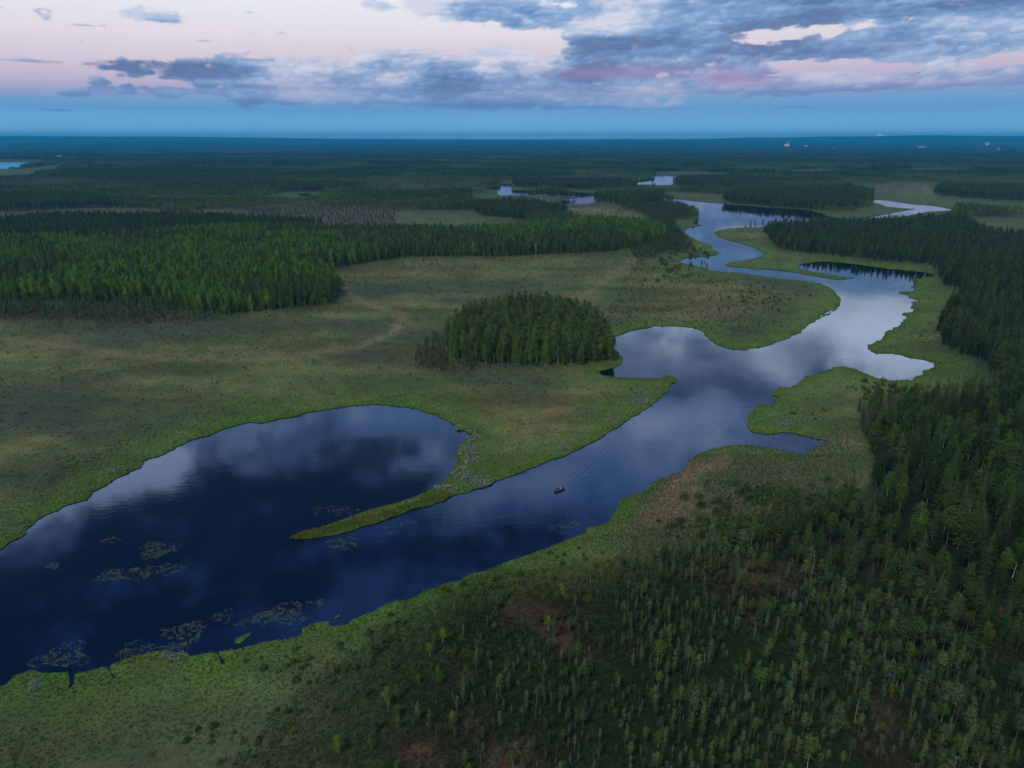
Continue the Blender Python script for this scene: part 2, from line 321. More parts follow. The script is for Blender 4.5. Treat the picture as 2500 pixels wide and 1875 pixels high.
def roughen(poly, amp_px=1.0, step_m=2.2, seed=1):
    """ground-space fractal detail on an outline given in picture coordinates -> ground points"""
    g = [gnd(u, v) for u, v in poly]
    out = []
    n = len(g)
    for i in range(n):
        x0, y0 = g[i]; x1, y1 = g[(i + 1) % n]
        d = math.hypot(x0, y0); L = math.hypot(x1 - x0, y1 - y0)
        st = max(step_m * 0.45, d / 240.0 * 0.9)
        k = max(1, min(400, int(L / st)))
        for j in range(k):
            t = j / k; x = x0 + (x1 - x0) * t; y = y0 + (y1 - y0) * t
            amp = min(0.9, 0.35 + d * 0.0008) * amp_px
            nx, ny = -(y1 - y0) / (L + 1e-6), (x1 - x0) / (L + 1e-6)
            f = (fbm(np.array([x / 5.0]), np.array([y / 5.0]), 4, seed)[0] - 0.5) * 5.5 * amp
            fade = min(1.0, 1.0)
            out.append((x + nx * f * fade, y + ny * f * fade))
    return out


shore_polys = [roughen(RIVER), roughen(MIDLAKE, 1), roughen(UPLAKE, 1), roughen(LEFTLAKE, 1), roughen(SMALLPOND, 1)]
islets_px = [P([(1002, 600), (1040, 580), (1080, 558), (1150, 540), (1155, 560), (1110, 600), (1060, 635), (1010, 632)], 300, 1400, 3.687),
             P([(1900, 405), (1930, 385), (1958, 380), (1955, 395), (1905, 418)], 300, 1400, 3.687),
             P([(90, 527), (110, 522), (150, 530), (148, 538), (100, 536)], 2050, 550, 4.1467)]
islets = [roughen(p, 0.5, 1.0, 5) for p in islets_px]

# picture-space raster used for looking up what grows where
RU0, RU1, RV0, RV1, RS = -1100, 3600, 341, 2300, 2.0
RW, RH = int((RU1 - RU0) / RS), int((RV1 - RV0) / RS)


def raster(poly):
    m = np.zeros((RH, RW), bool)
    px = np.array([(p[0] - RU0) / RS for p in poly]); py = np.array([(p[1] - RV0) / RS for p in poly])
    y0 = max(0, int(py.min())); y1 = min(RH - 1, int(py.max()) + 1)
    n = len(px)
    for y in range(y0, y1 + 1):
        yc = y + 0.5; xs = []
        a = (py <= yc) != (np.roll(py, -1) <= yc)
        idx = np.nonzero(a)[0]
        for i in idx:
            j = (i + 1) % n
            xs.append(px[i] + (yc - py[i]) / (py[j] - py[i]) * (px[j] - px[i]))
        xs.sort()
        for k in range(0, len(xs) - 1, 2):
            m[y, max(0, int(xs[k] + 0.5)):max(0, min(RW, int(xs[k + 1] + 0.5)))] = True
    return m


def look(m, u, v):
    i = np.clip(((v - RV0) / RS).astype(int), 0, RH - 1); j = np.clip(((u - RU0) / RS).astype(int), 0, RW - 1)
    return m[i, j]


WATER = np.zeros((RH, RW), bool)
for p in shore_polys:
    a = np.array(p); uu, vv, _ = proj(a[:, 0], a[:, 1]); WATER |= raster(list(zip(uu, vv)))
for p in islets:
    a = np.array(p); uu, vv, _ = proj(a[:, 0], a[:, 1]); WATER &= ~raster(list(zip(uu, vv)))

OPEN, MIXED, DARK, ISLE, SMALL, TALL, NEARBOG, MEADOW, BACK, SPARSE, MEDIUM, REED, GREYBOG = range(13)
ZONE = np.full((RH, RW), OPEN, np.int8)


def zone(code, poly, f=1.0):
    ZONE[raster([(x / f, y / f) for x, y in poly])] = code


zone(BACK, [(-1100, 341), (3600, 341), (3600, 560), (1780, 560), (1500, 560), (-1100, 575)])
zone(GREYBOG, [(760, 500), (900, 505), (1010, 508), (980, 560), (700, 545), (600, 520)])
zone(OPEN, [(-1100, 512), (0, 518), (150, 512), (250, 509), (380, 512), (420, 525), (300, 560), (-1100, 580)])
zone(MEADOW, [(970, 521), (1010, 515), (1150, 514), (1180, 532), (1290, 542), (1260, 565), (1000, 570), (960, 545)])
zone(MEADOW, [(680, 470), (790, 469), (800, 476), (745, 486), (700, 480)])
zone(OPEN, [(650, 405), (790, 404), (790, 411), (650, 412)])
zone(OPEN, [(900, 402), (980, 402), (980, 407), (900, 407)])
zone(MEADOW, [(1196, 462), (1210, 480), (1330, 490), (1400, 492), (1370, 498), (1250, 494), (1200, 486)])
zone(MEADOW, [(1150, 472), (1262, 474), (1400, 488), (1440, 500), (1400, 507), (1290, 503), (1150, 503)])
zone(SPARSE, [(1345, 496), (1480, 496), (1500, 524), (1340, 520)])
zone(MEADOW, [(1556, 451), (1720, 450), (1730, 467), (1550, 467)])
zone(MEADOW, [(1380, 463), (1450, 464), (1450, 473), (1390, 470)])
zone(OPEN, [(1590, 420), (1700, 419), (1900, 425), (1720, 432), (1600, 427)])
zone(MEADOW, [(1590, 418), (1700, 424), (1800, 432), (1790, 440), (1700, 436), (1595, 432)])
zone(MEADOW, [(1620, 470), (1700, 473), (1770, 478), (1770, 494), (1860, 508), (2060, 520), (2240, 520), (2180, 540), (2030, 545), (1960, 522), (1740, 500), (1620, 486)])
zone(MEADOW, [(2060, 452), (2200, 450), (2290, 456), (2280, 474), (2360, 486), (2700, 500), (2700, 522), (2330, 515), (2320, 530), (2230, 535), (2060, 540), (2040, 530), (2130, 505), (2130, 478), (2080, 470)])
zone(OPEN, [(2060, 450), (2280, 447), (2300, 458), (2270, 474), (2110, 472)])
zone(OPEN, [(1930, 414), (2370, 411), (2390, 424), (2100, 424), (1930, 422)])
zone(MEADOW, [(-500, 388), (0, 390), (110, 390), (112, 396), (0, 397), (-500, 397)])
zone(MEADOW, [(150, 390), (200, 387), (205, 393), (160, 395)])
zone(MEADOW, [(-500, 416), (60, 412), (140, 402), (170, 408), (110, 424), (60, 437), (-500, 440)])
zone(MEADOW, [(450, 415), (520, 412), (525, 420), (460, 421)])
# river banks upstream
zone(SMALL, [(1480, 520), (1600, 500), (1690, 500), (1680, 560), (1700, 640), (1740, 670), (1600, 700), (1560, 640), (1500, 600), (1560, 570), (1600, 560)])
zone(SPARSE, [(1290, 500), (1500, 500), (1600, 540), (1500, 560), (1400, 540), (1280, 530)])
zone(SPARSE, [(1560, 640), (1640, 620), (1760, 680), (1900, 720), (1930, 800), (1750, 830), (1600, 800), (1500, 800), (1480, 760), (1520, 690)])
zone(MEADOW, [(1740, 610), (1640, 620), (1600, 640), (1660, 650), (1760, 640)])
zone(MEADOW, [(1640, 540), (1700, 540), (1700, 560), (1690, 600), (1660, 570)])
zone(DARK, [(1252, 456), (1300, 461), (1375, 463), (1455, 466), (1520, 462), (1520, 450), (1252, 448)])
zone(DARK, [(1155, 520), (1180, 532), (1270, 541), (1350, 533), (1388, 520), (1300, 506), (1180, 506)])
zone(DARK, [(1765, 495), (1830, 501), (1900, 509), (2000, 514), (2090, 515), (2118, 500), (2090, 482), (1950, 476), (1800, 474)])
zone(DARK, [(1660, 458), (1780, 470), (1790, 464), (1750, 452), (1640, 450)])
zone(BACK, [(1440, 462), (1600, 466), (1615, 482), (1560, 486), (1450, 472)])
# the big wood across the bog
zone(MIXED, [(-1100, 580), (0, 566), (150, 552), (480 / FULL, 556), (700, 565), (790, 576), (960, 576), (1130, 580), (1300, 572), (1460, 553), (1580, 562), (1628, 582), (1582, 604),
             (1500, 619), (1413, 624), (1300, 630), (1187, 634), (1070, 632), (990, 633), (904, 646), (836, 659), (780, 669), (819, 695), (836, 723), (797, 752), (735, 761), (633, 771), (531, 780),
             (475, 774), (396, 755), (226, 748), (113, 746), (0, 748), (-1100, 760)])
zone(DARK, [(-1100, 560), (0, 560), (150, 546), (542, 548), (790, 566), (790, 574), (560, 576), (400, 592), (200, 602), (0, 612), (-1100, 620)])
zone(MIXED, [(1380, 560), (1460, 553), (1580, 562), (1628, 582), (1560, 590), (1400, 585)])
zone(SMALL, [(-1100, 748), (0, 742), (226, 745), (396, 755), (475, 776), (531, 782), (500, 792), (300, 795), (100, 788), (-1100, 780)])
zone(ISLE, [(1195, 903), (1265, 906), (1356, 902), (1436, 895), (1494, 884), (1498, 842), (1460, 815), (1400, 792), (1300, 776), (1200, 786), (1130, 812), (1085, 850), (1110, 893)])
zone(SMALL, [(1020, 870), (1060, 840), (1085, 850), (1110, 893), (1195, 905), (1150, 915), (1060, 912), (1010, 905)])
# right-hand forest
zone(OPEN, [(1700, 530), (2350, 530), (2350, 562), (1740, 575)])
TALLP = [(1862, 572), (1890, 560), (1966, 556), (2050, 555), (2130, 553), (2210, 548), (2290, 544), (2350, 538), (3600, 500), (3600, 1900), (2900, 1790), (2560, 1600), (2400, 1470), (2250, 1370), (2150, 1290), (2110, 1220),
         (2122, 1160), (2130, 1110), (2150, 1060), (2210, 1030), (2330, 1022), (2430, 985), (2425, 930), (2400, 903), (2363, 880), (2318, 862), (2290, 850), (2285, 815), (2300, 775), (2330, 745),
         (2365, 730), (2330, 712), (2295, 700), (2285, 685), (2290, 665), (2262, 652), (2150, 643), (2050, 632), (1950, 622), (1900, 614), (1885, 600)]
zone(TALL, TALLP)
zone(MEADOW, [(2350, 538), (2380, 532), (2700, 530), (2700, 585), (2480, 588), (2400, 578), (2370, 560)])
zone(MEDIUM, [(2100, 1225), (2150, 1290), (2250, 1370), (2400, 1470), (2560, 1600), (2900, 1790), (2900, 1900), (2500, 1690), (2250, 1520), (2050, 1430), (1900, 1385), (1780, 1355), (1700, 1345), (1830, 1300), (1970, 1255)])
zone(SMALL, [(2150, 975), (2380, 960), (2425, 990), (2330, 1022), (2210, 1030), (2150, 1060), (2130, 1110), (2100, 1060), (2090, 1000)])
zone(SPARSE, [(2210, 815), (2285, 800), (2290, 850), (2240, 845)])
zone(NEARBOG, [(1690, 1345), (1780, 1355), (1900, 1385), (2050, 1430), (2250, 1520), (2500, 1690), (2900, 1900), (3600, 2000), (3600, 2300), (100, 2300), (400, 2050), (560, 1880), (640, 1790), (760, 1690), (850, 1610), (1000, 1500),
               (1120, 1440), (1250, 1400), (1420, 1385), (1560, 1365)])
zone(REED, [(1420, 1320), (1500, 1300), (1640, 1120), (1900, 1090), (2080, 1040), (2100, 1100), (2100, 1190), (1980, 1240), (1830, 1290), (1700, 1335), (1560, 1350)])
TAN = raster([(1550, 1258), (1590, 1222), (1625, 1195), (1640, 1160), (1665, 1135), (1740, 1118), (1785, 1118), (1770, 1145), (1700, 1165), (1705, 1210), (1680, 1260), (1640, 1285), (1570, 1285)])
TAN2 = raster([(2040, 1050), (2070, 1060), (2110, 1100), (2090, 1115), (2060, 1085)])


def soft(m, k=6):
    f = m.astype(np.float32)
    for _ in range(3):
        for ax in (0, 1):
            c = np.cumsum(np.pad(f, [(k, k) if a == ax else (0, 0) for a in (0, 1)], mode='edge'), axis=ax)
            c = np.insert(c, 0, 0, axis=ax)
            f = (np.take(c, range(2 * k, c.shape[ax]), axis=ax) - np.take(c, range(0, c.shape[ax] - 2 * k), axis=ax)) / (2 * k)
            f = f[:RH, :RW]
    return f


def line_mask(pts, w):
    p = np.array(pts, float); m = np.zeros((RH, RW), bool)
    for (a, b), (c, d) in zip(pts[:-1], pts[1:]):
        n = math.hypot(c - a, d - b) + 1e-6; nx, ny = -(d - b) / n * w, (c - a) / n * w * 0.5
        if abs(ny) < 1.5: ny = 1.5
        m |= raster([(a + nx, b + ny), (c + nx, d + ny), (c - nx, d - ny), (a - nx, b - ny)])
    return m


PATHS = soft(line_mask([(1590, 600), (1520, 650), (1440, 712), (1405, 728)], 8) | line_mask([(800, 690), (880, 735), (985, 775), (960, 812), (880, 845), (700, 872), (520, 880), (360, 875), (200, 850), (0, 828)], 12), 2)
SOFT = {k: soft(ZONE == k, 5) for k in (MIXED, DARK, ISLE, TALL, SMALL, BACK, MEDIUM)}
WIDE = np.clip(soft(np.isin(ZONE, (MIXED, ISLE, SMALL)), 16), 0, 1)
NEARS = soft(np.isin(ZONE, (NEARBOG, MEDIUM, TALL)) & (np.arange(RH)[:, None] * RS + RV0 > 1190), 34); REEDS = soft(ZONE == REED, 6); MEADS = soft(ZONE == MEADOW, 1); TANS = soft(TAN, 3) + 0.5 * soft(TAN2, 3); GREYS = soft(ZONE == GREYBOG, 5)

# kd-tree of shore points for distance to the water
sp = [q for p in shore_polys + islets for q in p]
kd = kdtree.KDTree(len(sp))
for i, (x, y) in enumerate(sp): kd.insert((x, y, 0), i)
kd.balance()


def shore_dist(x, y):
    return np.array([kd.find((a, b, 0))[2] for a, b in zip(x, y)])


# ------------------------------------------------------------------ small builders
def mesh_obj(name, verts, faces, mats, mat_idx=None, smooth=False, parent=None, link=True):
    me = bpy.data.meshes.new(name)
    me.from_pydata([tuple(map(float, v)) for v in verts], [], [tuple(map(int, f)) for f in faces])
    for m in (mats if isinstance(mats, (list, tuple)) else [mats]): me.materials.append(m)
    if mat_idx is not None: me.polygons.foreach_set('material_index', np.asarray(mat_idx, np.int32))
    if smooth: me.polygons.foreach_set('use_smooth', np.ones(len(me.polygons), bool))
    me.update()
    o = bpy.data.objects.new(name, me)
    if link: COL.objects.link(o)
    if parent is not None: o.parent = parent
    return o


def fast_mesh(name, V, T, mats, mat_idx=None):
    me = bpy.data.meshes.new(name); V = np.asarray(V, np.float32); T = np.asarray(T, np.int32)
    k = T.shape[1]
    me.vertices.add(len(V)); me.vertices.foreach_set('co', V.ravel())
    me.loops.add(T.size); me.loops.foreach_set('vertex_index', T.ravel())
    me.polygons.add(len(T)); me.polygons.foreach_set('loop_start', np.arange(0, T.size, k, dtype=np.int32))
    me.polygons.foreach_set('loop_total', np.full(len(T), k, np.int32))
    for m in mats: me.materials.append(m)
    if mat_idx is not None: me.polygons.foreach_set('material_index', np.asarray(mat_idx, np.int32))
    me.update(calc_edges=True)
    return me


def tag(o, label=None, cat=None, group=None, kind=None):
    if label: o['label'] = label
    if cat: o['category'] = cat
    if group: o['group'] = group
    if kind: o['kind'] = kind
    return o


# ------------------------------------------------------------------ materials
def new_mat(name):
    m = bpy.data.materials.new(name); m.use_nodes = True; m.node_tree.nodes.clear()
    return m, NT(m.node_tree)


def foliage_mat(name, base, spread=0.35, warm=(1.25, 1.1, 0.7), cool=(0.8, 0.95, 1.1), trans=0.18):
    m, T = new_mat(name)
    at = T.n('ShaderNodeAttribute', attribute_type='INSTANCER', attribute_name='tint')
    oi = T.n('ShaderNodeObjectInfo'); tc = T.n('ShaderNodeTexCoord'); ge = T.n('ShaderNodeNewGeometry')
    n = T.noise(tc.outputs['Object'], 0.9, 3, 0.6)
    c = T.mix(n, tuple(base[i] * cool[i] * (1 - spread) for i in range(3)), tuple(base[i] * warm[i] * (1 + spread) for i in range(3)))
    pr = T.m('ADD', T.m('MULTIPLY', ge.outputs['Random Per Island'], 0.7), 0.65)
    c = T.vm('MULTIPLY', c, at.outputs['Color'])
    cc = T.n('ShaderNodeCombineXYZ')
    for i in range(3): T.link(pr, cc.inputs[i])
    c = T.vm('MULTIPLY', c, cc.outputs[0])
    b = T.n('ShaderNodeBsdfPrincipled'); T.link(c, b.inputs['Base Color'])
    b.inputs['Roughness'].default_value = 0.75; b.inputs['Specular IOR Level'].default_value = 0.12
    tr = T.n('ShaderNodeBsdfTranslucent'); T.link(c, tr.inputs['Color'])
    mx = T.n('ShaderNodeMixShader'); mx.inputs[0].default_value = trans
    T.link(b.outputs[0], mx.inputs[1]); T.link(tr.outputs[0], mx.inputs[2])
    o = T.n('ShaderNodeOutputMaterial'); T.link(mx.outputs[0], o.inputs['Surface'])
    return m


def bark_mat(name, c0, c1, scale=3.0, marks=None):
    m, T = new_mat(name)
    tc = T.n('ShaderNodeTexCoord')
    n = T.noise(T.vm('MULTIPLY', tc.outputs['Object'], (1, 1, 0.3)), scale, 4, 0.6)
    c = T.mix(n, c0, c1)
    if marks:
        n2 = T.noise(T.vm('MULTIPLY', tc.outputs['Object'], (1, 1, 3.0)), 2.2, 3)
        c = T.mix(T.mr(n2, 0.56, 0.62), c, marks)
    b = T.n('ShaderNodeBsdfPrincipled'); T.link(c, b.inputs['Base Color']); b.inputs['Roughness'].default_value = 0.9
    o = T.n('ShaderNodeOutputMaterial'); T.link(b.outputs[0], o.inputs['Surface'])
    return m


def plain_mat(name, col, rough=0.6, noise=0.15, scale=6.0, emit=None):
    m, T = new_mat(name)
    tc = T.n('ShaderNodeTexCoord'); n = T.noise(tc.outputs['Object'], scale, 4, 0.6)
    c = T.mix(n, tuple(x * (1 - noise) for x in col), tuple(min(1, x * (1 + noise)) for x in col))
    b = T.n('ShaderNodeBsdfPrincipled'); T.link(c, b.inputs['Base Color']); b.inputs['Roughness'].default_value = rough
    if emit:
        b.inputs['Emission Color'].default_value = (*emit[0], 1); b.inputs['Emission Strength'].default_value = emit[1]
    o = T.n('ShaderNodeOutputMaterial'); T.link(b.outputs[0], o.inputs['Surface'])
    return m


M_SPRUCE = foliage_mat('spruce_needles', (0.038, 0.078, 0.024))
M_PINE = foliage_mat('pine_needles', (0.052, 0.088, 0.03), trans=0.15)
M_BOGPINE = foliage_mat('bog_pine_needles', (0.052, 0.088, 0.040), spread=0.22)
M_BIRCH = foliage_mat('birch_leaves', (0.062, 0.135, 0.022), trans=0.3)
M_SHRUB = foliage_mat('shrub_leaves', (0.05, 0.085, 0.03), trans=0.2)
M_WILLOW = foliage_mat('willow_leaves', (0.21, 0.25, 0.2), spread=0.2, warm=(1.1, 1.1, 1.0), cool=(0.9, 1.0, 1.05))
M_GRASS = foliage_mat('sedge_blades', (1.0, 1.0, 1.0), spread=0.15, warm=(1.1, 1.05, 0.9), cool=(0.95, 1.0, 1.0), trans=0.25)
B_GREY = bark_mat('grey_bark', (0.10, 0.09, 0.08), (0.2, 0.185, 0.165))
B_PINE = bark_mat('pine_bark', (0.12, 0.08, 0.055), (0.24, 0.15, 0.095))
B_BIRCH = bark_mat('birch_bark', (0.5, 0.49, 0.46), (0.68, 0.67, 0.63), marks=(0.05, 0.045, 0.04))
B_DEAD = bark_mat('dead_wood', (0.20, 0.19, 0.18), (0.36, 0.34, 0.32))


# ground
def ground_mat():
    m, T = new_mat('bog_ground')
    at = T.n('ShaderNodeAttribute', attribute_name='cover'); tc = T.n('ShaderNodeTexCoord'); pos = tc.outputs['Object']
    n_big = T.noise(pos, 0.018, 5, 0.6); n_mid = T.noise(pos, 0.11, 5, 0.65, 0.4); n_fine = T.noise(pos, 0.9, 5, 0.7); n_tiny = T.noise(pos, 3.5, 3, 0.7)
    c = at.outputs['Color']
    def mul(v, lo, hi, a=0.25, b=0.75):
        f = T.mr(v, a, b, lo, hi, smooth=False); k = T.n('ShaderNodeCombineXYZ')
        for i in range(3): T.link(f, k.inputs[i])
        return k.outputs[0]
    c = T.vm('MULTIPLY', c, mul(n_big, 0.78, 1.22)); c = T.vm('MULTIPLY', c, mul(n_mid, 0.70, 1.30)); c = T.vm('MULTIPLY', c, mul(n_fine, 0.72, 1.28)); c = T.vm('MULTIPLY', c, mul(n_tiny, 0.75, 1.25))
    # hue drift: rusty moss and grey lichen
    hue = T.noise(T.vm('ADD', pos, (333, 91, 0)), 0.06, 5, 0.65, 0.5)
    c = T.vm('MULTIPLY', c, T.ramp(hue, [(0.32, (0.86, 1.05, 0.9)), (0.5, (1, 1, 1)), (0.68, (1.22, 0.96, 0.88))]))
    b = T.n('ShaderNodeBsdfPrincipled'); T.link(c, b.inputs['Base Color']); b.inputs['Roughness'].default_value = 0.95; b.inputs['Specular IOR Level'].default_value = 0.1
    bp = T.n('ShaderNodeBump'); bp.inputs['Strength'].default_value = 0.6; bp.inputs['Distance'].default_value = 0.3
    T.link(T.m('ADD', n_fine, T.m('MULTIPLY', n_mid, 1.5)), bp.inputs['Height']); T.link(bp.outputs[0], b.inputs['Normal'])
    o = T.n('ShaderNodeOutputMaterial'); T.link(b.outputs[0], o.inputs['Surface'])
    return m


M_GROUND = ground_mat()


def water_mat():
    m, T = new_mat('dark_bog_water')
    tc = T.n('ShaderNodeTexCoord'); pos = tc.outputs['Object']
    r1 = T.noise(T.vm('MULTIPLY', pos, (0.55, 1.0, 1)), 0.55, 4, 0.6); r2 = T.noise(T.vm('MULTIPLY', pos, (1, 1, 1)), 0.045, 3, 0.5)
    wx, wy = gnd(1375, 1188)
    # ripples spreading behind the boat
    rel = T.vm('SUBTRACT', pos, (float(wx), float(wy), 0)); sx = T.n('ShaderNodeSeparateXYZ'); T.link(rel, sx.inputs[0])
    _a, _b = gnd(1374, 1193), gnd(1357, 1200.5); _l = math.hypot(_a[0] - _b[0], _a[1] - _b[1]); hd = (float((_a[0] - _b[0]) / _l), float((_a[1] - _b[1]) / _l))
    along = T.m('ADD', T.m('MULTIPLY', sx.outputs[0], hd[0]), T.m('MULTIPLY', sx.outputs[1], hd[1]))
    across = T.m('ABSOLUTE', T.m('ADD', T.m('MULTIPLY', sx.outputs[0], hd[1]), T.m('MULTIPLY', sx.outputs[1], -hd[0])))
    arm = T.m('SUBTRACT', across, T.m('MULTIPLY', along, 0.30))
    env = T.m('MULTIPLY', T.mr(along, 0.0, 3.0), T.mr(along, 30.0, 75.0, 1.0, 0.0))
    env = T.m('MULTIPLY', env, T.mr(arm, 0.5, 4.0, 1.0, 0.0))
    wave = T.m('MULTIPLY', T.m('SINE', T.m('ADD', T.m('MULTIPLY', arm, 2.2), T.m('MULTIPLY', r1, 5.0))), T.m('MULTIPLY', env, 0.28))
    patch = T.mr(r2, 0.45, 0.65, 0.25, 1.0)
    h = T.m('ADD', T.m('MULTIPLY', r1, patch), wave)
    bp = T.n('ShaderNodeBump'); bp.inputs['Strength'].default_value = 0.05; bp.inputs['Distance'].default_value = 0.25; T.link(h, bp.inputs['Height'])
    gl = T.n('ShaderNodeBsdfGlossy'); gl.inputs['Roughness'].default_value = 0.035; gl.inputs['Color'].default_value = (0.84, 0.93, 1.0, 1); T.link(bp.outputs[0], gl.inputs['Normal'])
    df = T.n('ShaderNodeBsdfDiffuse'); df.inputs['Color'].default_value = (0.0004, 0.0018, 0.008, 1)
    fr = T.n('ShaderNodeFresnel'); fr.inputs['IOR'].default_value = 1.95; T.link(bp.outputs[0], fr.inputs['Normal'])
    mx = T.n('ShaderNodeMixShader'); T.link(fr.outputs[0], mx.inputs[0]); T.link(df.outputs[0], mx.inputs[1]); T.link(gl.outputs[0], mx.inputs[2])
    o = T.n('ShaderNodeOutputMaterial'); T.link(mx.outputs[0], o.inputs['Surface'])
    return m


M_WATER = water_mat()

# ------------------------------------------------------------------ water sheet
s = 30000
wo = mesh_obj('water', [(-s, -200, 0), (s, -200, 0), (s, 30200, 0), (-s, 30200, 0)], [(0, 1, 2, 3)], M_WATER)
tag(wo, kind='structure')


# ------------------------------------------------------------------ land: triangulated round the shorelines
def ground_colour(x, y, u, v, ds):
    n = len(x)
    def mixv(a, b, t): return a + (b - a) * np.clip(t, 0, 1)[:, None]
    n1 = fbm(x / 45, y / 45, 4, 3); n2 = fbm(x / 16, y / 16, 3, 9); n3 = fbm(x / 130, y / 130, 3, 21)
    A = lambda *c: np.tile(np.array(c, float), (n, 1))
    col = mixv(A(.112, .132, .050), A(.082, .116, .044), (n1 - .35) * 3.0)
    col = mixv(col, A(.128, .126, .060), (n3 - .52) * 4.0)
    strings = fbm(x / 60, y / 16, 4, 33)              # low strings and hollows of the bog
    col = col * (.72 + .56 * np.clip((strings - .3) * 2.5, 0, 1))[:, None]
    col = mixv(col, A(.060, .078, .046), (fbm(x / 80, y / 50, 4, 44) - .5) * 5)
    # the wet belt of sedge along the shore
    belt = np.exp(-(np.maximum(ds, 0) / (10 + 10 * n1 + 10 * sstep(n2, .4, .6))) ** 1.6)
    col = mixv(col, A(.078, .150, .028), belt * 0.92)
    # south bank: grass then dark heath
    southb = np.clip((v - (1330 + (1900 - u) * 0.17)) / 60, 0, 1) * (ds >= 0)
    grass = mixv(A(.058, .088, .036), A(.076, .092, .052), (n2 - .3) * 2.5)
    col = mixv(col, grass, southb * (1 - belt) * 0.85)
    heath = mixv(A(.017, .034, .012), A(.032, .029, .016), (n2 * 0.6 + n1 * 0.4 - .43) * 5)
    heath = mixv(heath, A(.068, .054, .036), (n2 - .66) * 6)
    col = mixv(col, heath, np.clip(look(NEARS, u, v) * 1.5 - .35, 0, 1) * np.clip(.45 + n1 * 1.1 + np.clip((u - 1000) / 500, -.35, .4), 0, 1))
    col = mixv(col, A(.095, .115, .062), look(REEDS, u, v) * 0.75)
    col = mixv(col, A(.185, .155, .100), look(TANS, u, v) * (0.4 + n2))
    col = mixv(col, A(.075, .115, .040), look(MEADS, u, v) * 0.9)
    col = mixv(col, A(.165, .155, .075), look(PATHS, u, v) * 0.9)
    col = mixv(col, A(.100, .090, .075), look(GREYS, u, v))
    op = np.clip((.34 - (.53 + (fbm(x / 260, y / 170, 4, 61) - .47) * 1.35)) * 12, 0, 1) * look(SOFT[BACK], u, v)
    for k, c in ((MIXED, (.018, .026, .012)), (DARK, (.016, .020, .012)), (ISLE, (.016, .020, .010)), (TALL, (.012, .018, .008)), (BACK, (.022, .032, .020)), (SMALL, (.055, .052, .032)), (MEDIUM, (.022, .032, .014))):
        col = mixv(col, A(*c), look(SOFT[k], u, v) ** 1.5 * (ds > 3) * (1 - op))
    return col


